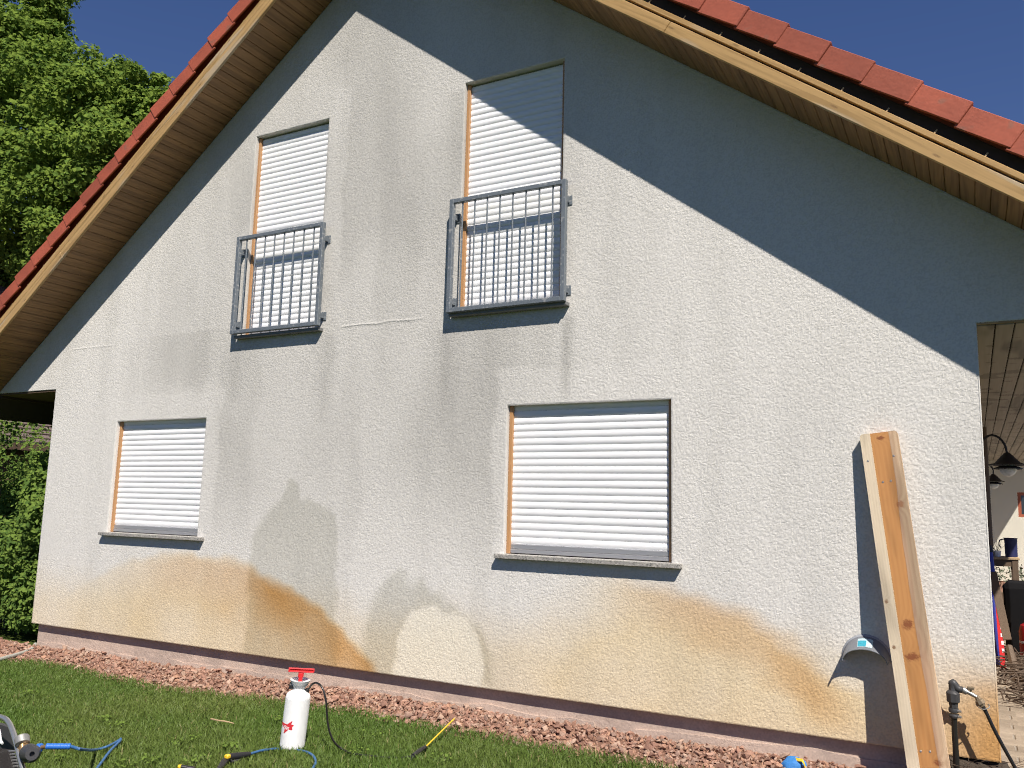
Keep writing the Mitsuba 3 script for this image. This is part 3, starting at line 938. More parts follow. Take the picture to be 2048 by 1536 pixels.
HC = (-0.597, 0.770)
RINGS = [(0.140, 0.143, -0.0025), (0.132, 0.132, -0.012), (0.130, 0.126, -0.016), (0.121, 0.072, -0.118)]   # half width, rise, y: a visor that slopes down


def hood_at(ang, t, lift=0.0):
    k_ = min(int(t * 3), 2)
    f_ = t * 3 - k_
    w_, h_, y_ = [RINGS[k_][q] * (1 - f_) + RINGS[k_ + 1][q] * f_ for q in range(3)]
    return (HC[0] + (w_ + lift) * math.cos(ang), y_ - 0.3 * lift, HC[1] + (h_ + lift) * math.sin(ang))


def hood_shell(a0, a1, ts, l0, l1, n=34):
    an = np.linspace(a0, a1, n)
    g = np.array([[[hood_at(a, t, l) for t in ts] for a in an] for l in (l0, l1)])
    m_, k_ = n, len(ts)
    V = g.reshape(-1, 3)
    ix = lambda l, i, j: (l * m_ + i) * k_ + j
    F = []
    for i_ in range(m_ - 1):
        for j_ in range(k_ - 1):
            F += [[ix(1, i_, j_), ix(1, i_ + 1, j_), ix(1, i_ + 1, j_ + 1)], [ix(1, i_, j_), ix(1, i_ + 1, j_ + 1), ix(1, i_, j_ + 1)]]
            F += [[ix(0, i_, j_), ix(0, i_ + 1, j_ + 1), ix(0, i_ + 1, j_)], [ix(0, i_, j_), ix(0, i_, j_ + 1), ix(0, i_ + 1, j_ + 1)]]
        for j_ in (0, k_ - 1):
            F += [[ix(0, i_, j_), ix(1, i_, j_), ix(1, i_ + 1, j_)], [ix(0, i_, j_), ix(1, i_ + 1, j_), ix(0, i_ + 1, j_)]]
    for i_ in (0, m_ - 1):
        for j_ in range(k_ - 1):
            F += [[ix(0, i_, j_), ix(1, i_, j_), ix(1, i_, j_ + 1)], [ix(0, i_, j_), ix(1, i_, j_ + 1), ix(0, i_, j_ + 1)]]
    m = trimesh.Trimesh(V, F, process=False)
    return m


add(G_, 'flange', hood_shell(0.0, 3.20, [0.0, 1 / 3 - 0.002], -0.004, 0.0), 'pale_pvc', 30)
add(G_, 'hood', hood_shell(0.0, 3.20, [1 / 3, 2 / 3, 0.78, 0.89, 1.0], -0.004, -0.0005), 'grey_pvc', 30)
add(G_, 'sticker', hood_shell(1.24, 1.90, [0.70, 0.80, 0.93], 0.0003, 0.0008, 10), 'pale_teal_print')
add(G_, 'sticker', hood_shell(1.52, 1.88, [0.76, 0.83, 0.92], 0.0010, 0.0013, 8), 'teal_print')
add(G_, 'sticker', hood_shell(1.32, 1.48, [0.82, 0.89], 0.0010, 0.0013, 6), 'white_print')

# ------------------------------------------------------------------ standpipe with its tap at the corner
S_ = thing('standpipe', 'black water standpipe with brass tap at the house corner', 'standpipe')
yp = -0.115
p0, p1 = (-0.143, -0.115, 0.267), (-0.152, -0.115, 0.534)
p0 = (p1[0], yp, 0.05)
add(S_, 'pipe', tube([p0, p1], 0.0155, 14), 'black_rubber', 40)
c0 = np.array(p1)
add(S_, 'clamp', along(c0 + [0, 0, -0.008], c0 + [0, 0, 0.012], [(0, 0), (0.024, 0), (0.027, 0.5), (0.024, 1), (0, 1)], 16), 'charcoal_plastic', 30)
add(S_, 'clamp', along(c0 + [0, 0, 0.020], c0 + [0, 0, 0.042], [(0, 0), (0.024, 0), (0.027, 0.5), (0.024, 1), (0, 1)], 16), 'charcoal_plastic', 30)
for dz in (0.002, 0.031):
    add(S_, 'clamp_screw', tube([c0 + [0.020, -0.012, dz], c0 + [0.036, -0.018, dz]], 0.007, 8), 'zinc')
add(S_, 'coupling', along(c0 + [0, 0, 0.044], c0 + [0, 0, 0.150], [(0, 0), (0.022, 0), (0.024, 0.25), (0.034, 0.30), (0.036, 0.72), (0.030, 0.80), (0.021, 0.86), (0.019, 1), (0, 1)], 8), 'charcoal_plastic', 30)
e0, e1, e2, e3, e4 = c0 + [0, 0, 0.148], np.array((-0.131, -0.115, 0.681)), np.array((-0.102, -0.117, 0.677)), np.array((-0.058, -0.120, 0.659)), np.array((-0.035, -0.122, 0.647))
add(S_, 'elbow', tube([e0, e0 + [0.001, 0, 0.028], e1 + [0.004, 0, 0], e2], [0.019, 0.020, 0.019, 0.017], 14, 6), 'charcoal_plastic', 40)
add(S_, 'tap_body', tube([e2, e2 * 0.55 + e3 * 0.45, e2 * 0.5 + e3 * 0.5, e3, e4], [0.019, 0.017, 0.010, 0.011, 0.010], 12), 'zinc', 40)
h0 = e2 * 0.25 + e3 * 0.75
add(S_, 'tap_handle', cat([tube([h0, h0 + [0.006, -0.004, 0.026]], 0.006, 8), box(h0[0] - 0.012, h0[0] + 0.022, h0[1] - 0.014, h0[1] + 0.006, h0[2] + 0.020, h0[2] + 0.038, 0.004)]), 'worn_brass', 30)
n0 = e4 + np.array([0.006, 0, -0.004])
n1 = np.array((-0.011, -0.124, 0.604))
add(S_, 'nozzle', along(e4 + [-0.004, 0, 0.006], n1, [(0, 0), (0.013, 0), (0.015, 0.3), (0.023, 0.4), (0.026, 0.75), (0.018, 0.82), (0.016, 1), (0, 1)], 8), 'worn_brass', 30)
add(S_, 'collar_wire', tube([n1 + [0.026, 0, 0.016], n1 + [0.03, 0, 0.0], n1 + [0.0, -0.03, -0.01], n1 + [-0.03, 0, 0.002], n1 + [-0.026, 0, 0.014]], 0.0028, 6, 5), 'zinc')

hs = thing('garden_hose', 'black garden hose running down from the brass tap past the corner', 'hose')
add(hs, None, tube([n1, (0.008, -0.124, 0.563), (0.039, -0.122, 0.485), (0.077, -0.120, 0.404), (0.122, -0.110, 0.311), (0.163, -0.100, 0.223)], [0.011, 0.0095, 0.0095, 0.0095, 0.0095, 0.0095], 12, 6), 'black_rubber', 40)
# dry stalks round its foot
st_ = []
r9 = np.random.default_rng(15)
for q_ in range(46):
    o = np.array([p1[0] + r9.uniform(-0.02, 0.20), r9.uniform(-0.16, -0.01), 0.20])
    d = np.array([r9.normal() * 0.12, r9.normal() * 0.05, r9.uniform(0.04, 0.16)])
    st_.append(tube([o, o + d * 0.5 + [0.01, 0, 0.02], o + d * [1.3, 1.2, 0.9]], 0.0012, 4, 3))
scene['dry_stalks'] = ply(cat(st_), 'twig')
labels['dry_stalks'] = {'label': 'dry grass stalks round the foot of the standpipe', 'category': 'dry grass', 'kind': 'stuff'}
soil = sheet(np.linspace(-0.36, 0.13, 40), np.linspace(-0.26, 0.14, 30), lambda X, Y: 0.10 + 0.05 * meshkit.fbm(np.stack([X * 14, Y * 14, X * 0], -1), 3) + 0.155 * np.clip((Y + 0.24) / 0.20, 0, 1) * np.clip((X + 0.36) / 0.12, 0, 1) * np.clip((0.15 - X) / 0.06, 0, 1))
structure('soil', soil, 'dark_soil', True)

# ------------------------------------------------------------------ pressure sprayer on the lawn
P_ = thing('pressure_sprayer', 'white pump sprayer with red T handle standing on the lawn', 'sprayer')
so = np.array((-3.819, -1.283, 0.085))
tilt = math.radians(5.0)
ux, uz = np.array([math.cos(tilt), 0, -math.sin(tilt)]), np.array([math.sin(tilt), 0, math.cos(tilt)])
uy = np.array([0, 1.0, 0])
MS = axes(so, ux, uy, uz)
R0 = 0.112
SCL = np.diag([0.69, 0.69, 0.92, 1.0])


def sp(m):
    return place(m, MS @ SCL)


RB = 0.077


def sw(m):
    return place(m, MS)


RZ = np.array(trimesh.transformations.rotation_matrix(math.radians(42), [0, 0, 1]))
add(P_, 'bottle', sw(lathe([(0, 0), (0.070, 0), (0.075, 0.006), (RB, 0.018), (RB, 0.298), (0.075, 0.312), (0.068, 0.326), (0.055, 0.337), (0.044, 0.343), (0.037, 0.348), (0.036, 0.372), (0, 0.372)], 48)), 'white_plastic', 40)
add(P_, 'funnel', sw(lathe([(0.0, 0.360), (0.036, 0.360), (0.041, 0.370), (0.050, 0.380), (0.056, 0.395), (0.063, 0.411), (0.060, 0.413), (0.052, 0.397), (0.040, 0.385), (0.0, 0.385)], 40)), 'grey_white_plastic', 40)
add(P_, 'pump_rod', sw(place(cat([box(-0.012, 0.012, -0.007, 0.007, 0.375, 0.452, 0.003), box(-0.017, 0.017, -0.005, 0.005, 0.425, 0.456, 0.003)]), RZ)), 'red_plastic')
add(P_, 'handle', sw(place(cat([box(-0.080, 0.080, -0.010, 0.010, 0.4545, 0.4615, 0.003), box(-0.080, 0.080, -0.010, 0.010, 0.4735, 0.4805, 0.003), box(-0.078, 0.078, -0.0035, 0.0035, 0.461, 0.474), box(-0.080, -0.071, -0.010, 0.010, 0.4617, 0.4733), box(0.071, 0.080, -0.010, 0.010, 0.4617, 0.4733)]), RZ)), 'red_plastic')
add(P_, 'valve', sp(cat([along((-0.040, -0.034, 0.395), (-0.068, -0.058, 0.402), [(0, 0), (0.016, 0), (0.018, 0.5), (0.021, 0.55), (0.021, 1), (0, 1)], 12), along((-0.062, -0.052, 0.385), (-0.062, -0.052, 0.425), [(0, 0), (0.012, 0), (0.012, 1), (0, 1)], 10)])), 'black_plastic', 30)
add(P_, 'hose_socket', sp(along((0.034, 0.030, 0.355), (0.064, 0.058, 0.385), [(0, 0), (0.016, 0), (0.016, 0.4), (0.020, 0.45), (0.020, 0.8), (0.012, 1), (0, 1)], 12)), 'black_plastic', 30)
hp = [tuple(so + ux * 0.042 + uy * 0.038 + uz * 0.350), (-3.697, -1.270, 0.473), (-3.657, -1.270, 0.486), (-3.610, -1.270, 0.459), (-3.577, -1.270, 0.386), (-3.566, -1.260, 0.276), (-3.549, -1.250, 0.200), (-3.522, -1.230, 0.141), (-3.490, -1.194, 0.100), (-3.397, -1.212, 0.095), (-3.288, -1.181, 0.090), (-3.149, -1.116, 0.085), (-3.046, -1.075, 0.100)]
add(P_, 'hose', tube(hp, 0.0062, 10, 6), 'black_rubber', 40)


# the red star and its lettering, bent round the bottle
def wrap(m, lift):
    m = m.copy()
    m = m.subdivide_to_size(0.012)
    V = m.vertices.copy()
    th = V[:, 0] / R0
    r_ = R0 + lift + V[:, 2]
    m.vertices = np.stack([r_ * np.sin(th), -r_ * np.cos(th), V[:, 1]], 1)
    return sp(m)


TH = 0.016   # star's place round the bottle, metres of arc from the front
STAR = [(310, 940), (300, 1003), (340, 1014), (314, 1046), (322, 1096), (266, 1092), (190, 1180), (196, 1102), (118, 1012), (236, 1012)]
star = [((a_ - 245) * 3.65e-4 / 0.84 / 0.69, (1060 - b_) * 3.7e-4 / 0.92) for a_, b_ in STAR]
sm = trimesh.creation.extrude_polygon(Polygon(star), 0.0004, engine='earcut')
sm.apply_translation((TH, 0.149, 0))
add(P_, 'star_logo', wrap(sm, 0.0004), 'red_print')
t1 = meshkit.text_mesh('Star', 0.022, 0.0004, bold=True)
t1.apply_translation((TH - 0.040, 0.136, 0))
add(P_, 'lettering', wrap(t1, 0.0010), 'white_print')
t2 = meshkit.text_mesh('my', 0.026, 0.0004, bold=True)
t2.vertices[:, 0] += 0.2 * t2.vertices[:, 1]
t2.apply_translation((TH - 0.098, 0.150, 0))
add(P_, 'lettering', wrap(t2, 0.0006), 'red_print')

Q_ = thing('spray_lance', 'yellow spray lance with black grip lying on the lawn edge', 'lance')
l0, l1, l2 = np.array((-3.052, -1.067, 0.100)), np.array((-3.067, -0.912, 0.115)), np.array((-3.161, -0.438, 0.175))
add(Q_, 'tube', tube([l1, l2], 0.0048, 8), 'yellow_plastic', 40)
add(Q_, 'grip', cat([tube([l0, l0 * 0.5 + l1 * 0.5, l1], [0.013, 0.016, 0.011], 10), tube([l0, l0 + [0.0, -0.03, -0.045]], [0.014, 0.011], 10)]), 'black_plastic', 30)
add(Q_, 'tip', tube([l2, l2 + (l2 - l1) / np.linalg.norm(l2 - l1) * 0.018], 0.0065, 8), 'tan_wood', 40)

# ------------------------------------------------------------------ pressure washer at the lawn's edge
M_ = thing('pressure_washer', 'petrol pressure washer with chrome tube frame at the lawn edge', 'pressure washer')
yw = -2.28
fr_pts = [(-5.099, -2.550, 0.356), (-4.807, -2.610, 0.401), (-4.621, -2.650, 0.418), (-4.537, -2.670, 0.411), (-4.457, -2.690, 0.376), (-4.346, -2.720, 0.301), (-4.256, -2.740, 0.224), (-4.194, -2.750, 0.154)]
add(M_, 'frame', tube(fr_pts, 0.0135, 14, 7), 'chrome', 50)


def panel(pix, th):
    P3 = np.array(pix, float)
    c = np.cross(P3[1] - P3[0], P3[2] - P3[0])
    c /= np.linalg.norm(c)
    return trimesh.convex.convex_hull(np.vstack([P3, P3 + c * th]))


add(M_, 'tank', panel([(-5.316, -2.510, 0.308), (-4.860, -2.510, 0.321), (-4.778, -2.510, 0.316), (-4.736, -2.510, 0.264), (-4.689, -2.510, 0.208), (-5.027, -2.510, 0.135), (-5.277, -2.510, 0.124)], 0.03), 'charcoal_plastic')
add(M_, 'engine_block', panel([(-4.601, -2.650, 0.266), (-4.500, -2.650, 0.274), (-4.441, -2.650, 0.193), (-4.411, -2.650, 0.102), (-4.670, -2.650, 0.058), (-4.661, -2.650, 0.249)], -0.10), 'iron_black')
for q_ in range(9):
    vv = 1504 + q_ * 6.2
    a0, a1 = np.array([0.0, 0, 0]), np.array([0.0, 0, 0])
    pa = CAM + 0
    f0 = np.array((-4.536, -2.672, 0.263)) + (np.array((-4.483, -2.672, 0.148)) - np.array((-4.536, -2.672, 0.263))) * q_ / 8
    f1 = np.array((-4.447, -2.672, 0.282)) + (np.array((-4.397, -2.672, 0.172)) - np.array((-4.447, -2.672, 0.282))) * q_ / 8
    add(M_, 'cooling_fin', tube([f0, f1], 0.0058, 6), 'zinc')
add(M_, 'recoil_cover', along((-4.731, -2.650, 0.137), (-4.652, -2.700, 0.159), [(0, 0), (0.095, 0), (0.090, 0.8), (0.06, 1), (0, 1)], 28), 'black_plastic', 30)
add(M_, 'fuel_lever', tube([(-4.617, -2.670, 0.362), (-4.593, -2.670, 0.307), (-4.569, -2.670, 0.300)], [0.009, 0.010, 0.006], 8), 'white_plastic', 40)
g0, g1 = np.array((-4.335, -2.710, 0.339)), np.array((-4.361, -2.700, 0.367))
add(M_, 'valve_cap', along(g0, g1, [(0, 0), (0.026, 0), (0.034, 0.06), (0.036, 0.85), (0.034, 0.9), (0.034, 1), (0.020, 1.03), (0, 1.0)], 24), 'cast_grey', 30)
add(M_, 'pump', cat([tube([(-4.369, -2.710, 0.317), (-4.319, -2.700, 0.327), (-4.274, -2.670, 0.322)], [0.016, 0.018, 0.012], 12), tube([(-4.339, -2.710, 0.338), (-4.305, -2.720, 0.290), (-4.261, -2.730, 0.275)], [0.015, 0.017, 0.012], 10)]), 'brass', 40)
add(M_, 'outlet_cap', along((-4.298, -2.700, 0.303), (-4.142, -2.780, 0.338), [(0, 0), (0.040, 0), (0.044, 0.2), (0.042, 0.85), (0.03, 1), (0.012, 1), (0.011, 0.85), (0, 0.85)], 28), 'charcoal_plastic', 30)
add(M_, 'coupling', along((-4.270, -2.670, 0.323), (-4.245, -2.665, 0.328), [(0, 0), (0.015, 0), (0.021, 0.15), (0.021, 0.85), (0.015, 1), (0, 1)], 10), 'blue_sleeve')
add(M_, 'nipple', tube([(-4.245, -2.665, 0.328), (-4.213, -2.660, 0.336)], 0.010, 10), 'brass', 40)
for (a_, b_) in (((-4.194, -2.750, 0.154), None),):
    add(M_, 'foot', cat([tube([a_, (a_[0] + 0.02, a_[1], gz(a_[0]) - 0.01)], 0.0135, 10), tube([(a_[0] - 0.55, a_[1] + 0.1, gz(a_[0]) - 0.0), (a_[0] + 0.02, a_[1], gz(a_[0]) - 0.0)], 0.0135, 10)]), 'chrome', 40)

HO = thing('pressure_hose', 'blue high-pressure hose running from the washer across the lawn', 'hose')
s0, s1 = np.array((-4.217, -2.660, 0.336)), np.array((-4.136, -2.580, 0.330))
rib = []
for q_ in range(45):
    t = q_ / 44
    rib.append((0.0135 + 0.0018 * abs(math.sin(t * 22.0)), t))
add(HO, 'sleeve', along(s0, s1, [(0, 0)] + rib + [(0, 1)], 16), 'blue_sleeve', 40)
hpts = [s1, (-4.108, -2.530, 0.308), (-4.685, -2.029, 0.105), (-4.705, -1.931, 0.100), (-4.757, -1.820, 0.100), (-4.784, -1.782, 0.100), (-4.740, -1.822, 0.100), (-4.624, -1.966, 0.100), (-4.473, -2.131, 0.100), (-4.323, -2.285, 0.100), (-4.004, -2.564, 0.090), (-3.459, -2.794, 0.080), (-3.019, -2.648, 0.080), (-3.119, -1.973, 0.085), (-3.355, -1.627, 0.095), (-3.448, -1.486, 0.100), (-3.547, -1.396, 0.100), (-3.657, -1.335, 0.092), (-3.766, -1.313, 0.082), (-3.849, -1.356, 0.085), (-3.859, -1.432, 0.098), (-3.854, -1.521, 0.110), (-3.845, -1.611, 0.115)]
add(HO, 'hose', tube(hpts, 0.0078, 10, 7), 'blue_hose', 40)
GU = thing('spray_gun', 'black spray gun with yellow catch lying in the grass', 'spray gun')
a0, a1, a2, a3 = np.array((-3.845, -1.611, 0.115)), np.array((-3.881, -1.740, 0.120)), np.array((-3.856, -1.796, 0.115)), np.array((-3.791, -1.902, 0.100))
add(GU, 'body', tube([a0, a0 * 0.5 + a1 * 0.5, a1, a2, a3], [0.013, 0.019, 0.020, 0.020, 0.016], 12, 4), 'black_plastic', 40)
ctr = np.array((-3.850, -1.782, 0.140))
add(GU, 'catch', box(ctr[0] - 0.016, ctr[0] + 0.014, ctr[1] - 0.014, ctr[1] + 0.016, ctr[2] - 0.012, ctr[2] + 0.010, 0.005), 'yellow_plastic')
add(GU, 'trigger', tube([a1 + [0.02, 0, -0.01], a0 * 0.4 + a1 * 0.6 + [0.0, -0.05, -0.02], a0 * 0.7 + a1 * 0.3 + [0.0, -0.03, -0.02]], 0.007, 8, 4), 'charcoal_plastic', 40)
b0, b1 = np.array((-3.990, -1.988, 0.110)), np.array((-3.924, -1.947, 0.100))
LA = thing('lance_nozzle', 'yellow-tipped black nozzle lying at the lower lawn edge', 'nozzle')
add(LA, 'nozzle', tube([b0, b1], 0.012, 10), 'black_plastic', 40)
add(LA, 'tip', tube([b0 - (b1 - b0) / np.linalg.norm(b1 - b0) * 0.016, b0], [0.010, 0.013], 10), 'yellow_plastic', 40)

# a pale stick in the grass, the grey stake by the shrub
sk = thing('dry_stick', 'short pale bare stick lying in the lawn', 'stick')
add(sk, None, tube([(-4.634, -1.197, 0.125), (-4.550, -1.213, 0.130), (-4.493, -1.197, 0.128), (-4.449, -1.166, 0.115)], [0.006, 0.005, 0.005, 0.003], 6, 4), 'tan_wood', 40)
sk = thing('edging_pole', 'weathered grey pole lying on the gravel by the shrub', 'pole')
add(sk, None, tube([(-8.090, -0.736, 0.060), (-8.153, -0.469, 0.075), (-8.275, -0.248, 0.075), (-8.402, -0.088, 0.080), (-8.60, 0.06, 0.08)], 0.017, 8, 4), 'weathered_stake', 40)

# blue bag at the foot of the plinth
BG = thing('blue_bag', 'small blue bag with yellow strap on the gravel by the plinth', 'bag')
bc = np.array((-0.996, -0.140, 0.122))
bm = trimesh.creation.icosphere(subdivisions=3)
v = bm.vertices
v = np.sign(v) * np.abs(v) ** 0.75
v = v * [0.078, 0.062, 0.095] * (1 + 0.20 * (meshkit.noise(v * 2.6 + 4)[:, None] - 0.5))
bm.vertices = v + bc + [0, 0, -0.022]
add(BG, 'bag', bm, 'blue_cloth', True)
sp_ = [(-1.032, -0.120, 0.187), (-1.006, -0.140, 0.190), (-0.967, -0.170, 0.195), (-0.946, -0.180, 0.198), (-0.931, -0.200, 0.186), (-0.920, -0.210, 0.155)]
ribbon = []
for a_, b_ in zip(sp_[:-1], sp_[1:]):
    a_, b_ = np.array(a_), np.array(b_)
    ribbon.append(trimesh.convex.convex_hull(np.array([p + o for p in (a_, b_) for o in ([0.002, -0.014, -0.004], [0.0, 0.012, 0.004], [0.002, -0.014, -0.007], [0.0, 0.012, 0.001])])))
add(BG, 'strap', cat(ribbon), 'yellow_plastic')

# ------------------------------------------------------------------ porch side: lamps, pavers and what stands there
for (ly, gxx, gzz, lab) in ((4.0, 0.305, 2.095, 'black gooseneck wall lamp nearest the house corner under the porch'), (10.0, 0.290, 2.165, 'smaller-looking far black gooseneck wall lamp under the porch')):
    L_ = thing('wall_lamp', lab, 'lamp', 'lamps along the porch wall')
    add(L_, 'arm', tube([(0.065, ly, gzz + 0.17), (0.10, ly, gzz + 0.27), (0.17, ly, gzz + 0.325), (0.24, ly, gzz + 0.305), (0.29, ly, gzz + 0.23), (gxx, ly, gzz + 0.15)], 0.011, 8, 5), 'iron_black', 40)
    add(L_, 'wall_plate', along((0.061, ly, gzz + 0.16), (0.075, ly, gzz + 0.16), [(0, 0), (0.05, 0), (0.04, 1), (0, 1)], 16), 'iron_black', 30)
    sh = lathe([(0, 0.155), (0.018, 0.155), (0.03, 0.145), (0.075, 0.095), (0.11, 0.055), (0.165, 0.035), (0.16, 0.030), (0.10, 0.045), (0.06, 0.08), (0, 0.12)], 28)
    sh.apply_translation((gxx, ly, gzz))
    add(L_, 'shade', sh, 'iron_black', 30)
    rg = lathe([(0.07, 0.012), (0.125, -0.008), (0.125, 0.002), (0.07, 0.024), (0.07, 0.012)], 28)
    rg.apply_translation((gxx, ly, gzz))
    add(L_, 'ring', rg, 'iron_black', 30)
    gl = trimesh.creation.icosphere(subdivisions=3, radius=0.072)
    gl.apply_translation((gxx, ly, gzz - 0.005))
    add(L_, 'globe', gl, 'opal_glass', True)

structure('pavement', box(XR + 0.002, 8.0, 0.15, 12.99, -0.30, 0.141), 'paver_bed')
pr_ = np.random.default_rng(12)
n_ = 0
for jy in range(46):
    y0_ = 0.22 + jy * 0.158
    x_ = XR + 0.006 - 0.10 * (jy % 2)
    while x_ < 0.86 and n_ < 290:
        a_, b_ = max(x_, XR + 0.006), x_ + 0.196
        if b_ - a_ > 0.04:
            dz = pr_.normal() * 0.002
            add('pavement', 'paver', box(a_, b_ - 0.005, y0_, y0_ + 0.151, 0.06, 0.150 + dz, 0.006), 'paver_stone')
            n_ += 1
        x_ += 0.2

tb = thing('wooden_table', 'brown wooden potting table against the porch wall', 'table')
TY = 6.0
add(tb, 'top', box(0.08, 0.425, TY - 0.22, TY + 0.22, 1.150, 1.176, 0.004), 'tan_wood')
add(tb, 'apron', box(0.09, 0.41, TY - 0.20, TY - 0.17, 1.075, 1.1495), 'brown_wood')
for xx in (0.10, 0.345):
    for yy in (TY - 0.21, TY + 0.15):
        add(tb, 'leg', box(xx, xx + 0.062, yy, yy + 0.06, 0.11, 1.1498, 0.004), 'brown_wood')
jg = thing('blue_jug', 'dark blue jug with handle on the wooden table', 'jug')
jc = (0.352, TY, 1.177)
m = lathe([(0, 0), (0.060, 0), (0.063, 0.01), (0.066, 0.205), (0.075, 0.216), (0.069, 0.212), (0.060, 0.20), (0.055, 0.03), (0, 0.03)], 28)
m.apply_translation(jc)
add(jg, 'body', m, 'navy', 30)
add(jg, 'handle', tube([(jc[0] - 0.06, TY, jc[2] + 0.20), (jc[0] - 0.105, TY, jc[2] + 0.19), (jc[0] - 0.12, TY, jc[2] + 0.14), (jc[0] - 0.10, TY, jc[2] + 0.10)], 0.006, 8, 4), 'navy', 40)
ptm = thing('flower_pot', 'white flower pot with dry stems on the wooden table', 'pot')
m = lathe([(0, 0), (0.035, 0), (0.045, 0.06), (0.045, 0.066), (0.038, 0.064), (0.032, 0.02), (0, 0.02)], 20)
m.apply_translation((0.205, TY - 0.05, 1.177))
add(ptm, 'pot', m, 'white_plastic', 30)
tw = []
for q_ in range(16):
    o = np.array([0.205, TY - 0.05, 1.225])
    d = np.array([pr_.normal() * 0.055, pr_.normal() * 0.05, pr_.uniform(0.06, 0.17)])
    tw.append(tube([o, o + d * 0.5 + pr_.normal(size=3) * 0.01, o + d], [0.002, 0.0018, 0.0012], 4, 3))
add(ptm, 'stems', cat(tw), 'grey_green')
# plants behind the table's legs
for (px, py, pz, lab) in ((0.215, 6.8, 0.80, 'leafy pot plant below the table'), (0.47, 6.9, 0.78, 'leafy pot plant right of the table leg')):
    pt = thing('pot_plant', lab, 'plant', 'pot plants by the table')
    r4 = np.random.default_rng(int(px * 100))
    q_ = r4.normal(size=(140, 3)) * [0.075, 0.07, 0.08] + [px, py, pz + 0.12]
    add(pt, 'leaves', leaves(q_, r4.uniform(0.025, 0.05, 140), r4.normal(size=(140, 3)) + [0, -0.4, 0.6], 3), 'grey_green')
    m = lathe([(0, 0), (0.065, 0), (0.085, 0.12), (0.09, 0.125), (0.08, 0.125), (0.07, 0.03), (0, 0.03)], 20)
    m.apply_translation((px, py, pz - 0.08))
    add(pt, 'pot', m, 'terracotta', 30)
    add(pt, 'stand', box(px - 0.10, px + 0.10, py - 0.1, py + 0.1, 0.113, pz - 0.0805, 0.004), 'brown_wood')
gr = thing('covered_grill', 'large black covered grill in the porch shade', 'grill')
m = box(0.235, 1.05, 5.15, 5.70, 0.115, 0.93, 0.06)
m = m.subdivide().subdivide()
v = m.vertices
m.vertices = v + 0.03 * (np.stack([meshkit.noise(v * 6 + k_) for k_ in (1, 7, 13)], 1) - 0.5) * (v[:, 2:3] > 0.13)
add(gr, None, m, 'black_cloth', 60)
gb = thing('red_gas_bottle', 'dark red gas bottle beside the covered grill', 'gas bottle')
m = lathe([(0, 0), (0.10, 0), (0.115, 0.02), (0.115, 0.36), (0.10, 0.42), (0.05, 0.455), (0.03, 0.46), (0.03, 0.5), (0, 0.5)], 28)
m.apply_translation((0.455, 4.85, 0.114))
add(gb, 'body', m, 'red_enamel', 30)
m = lathe([(0.1165, 0.245), (0.117, 0.25), (0.117, 0.262), (0.1165, 0.267)], 28)
m.apply_translation((0.455, 4.85, 0.114))
add(gb, 'band', m, 'grey_white_plastic', 30)

bp = thing('blue_pole', 'thick blue folded pole leaning against the porch wall', 'pole')
b0_, b1_ = np.array((0.161, 4.550, 0.131)), np.array((0.173, 4.900, 1.257))
b1_[0] = 0.115
add(bp, 'shaft', tube([b0_, b1_], [0.042, 0.036], 12), 'blue_paint', 40)
add(bp, 'cap', tube([b1_, b1_ + [-0.002, 0.005, 0.07]], [0.046, 0.03], 12), 'iron_black', 40)
ls = thing('measuring_staff', 'red and white banded measuring staff in front of the blue pole', 'staff')
m0, m1 = np.array((0.173, 4.450, 0.233)), np.array((0.160, 4.620, 0.939))
m1[0] = max(m1[0], 0.095)
md = (m1 - m0) / np.linalg.norm(m1 - m0)
mx = np.cross([0, 1, 0], md)
Lm = float(np.linalg.norm(m1 - m0))
MM = axes(m0, mx, np.cross(md, mx), md)
add(ls, 'staff', place(box(-0.024, 0.024, -0.010, 0.010, -0.1, Lm, 0.002), MM), 'red_plastic')
for q_ in range(9):
    zz = 0.06 + q_ * 0.075
    add(ls, 'white_band', place(box(0.002, 0.0235, -0.0108, -0.0101, zz, zz + 0.038), MM), 'white_print')
pk = thing('leaning_plank', 'brown weathered plank leaning across the blue pole', 'plank')
k0, k1 = np.array((0.218, 4.100, 0.462)), np.array((0.131, 4.350, 1.062))
kd = (k1 - k0) / np.linalg.norm(k1 - k0)
kx = np.cross([0, 1, 0], kd)
k0 = k0 - kd * 0.0
add(pk, None, place(box(-0.040, 0.040, -0.012, 0.012, 0, float(np.linalg.norm(k1 - k0)) + 0.02, 0.003), axes(k0, kx, np.cross(kd, kx), kd)), 'brown_wood')
pk2 = thing('broken_post', 'short dark broken post standing before the gas bottle', 'post')
z0_, z1_ = np.array((0.267, 3.700, 0.054)), np.array((0.222, 3.900, 0.432))
z0_[2] = 0.11
add(pk2, None, tube([z0_, (z0_ + z1_) / 2 + [0.005, 0, 0], z1_], [0.035, 0.038, 0.030], 7), 'brown_wood')
dp = thing('downpipe', 'dark brown downpipe on the side wall behind the house corner', 'downpipe')
add(dp, None, tube([(0.128, 5.9, 0.12), (0.128, 5.9, 2.68)], 0.045, 14), 'brown_wood', 40)

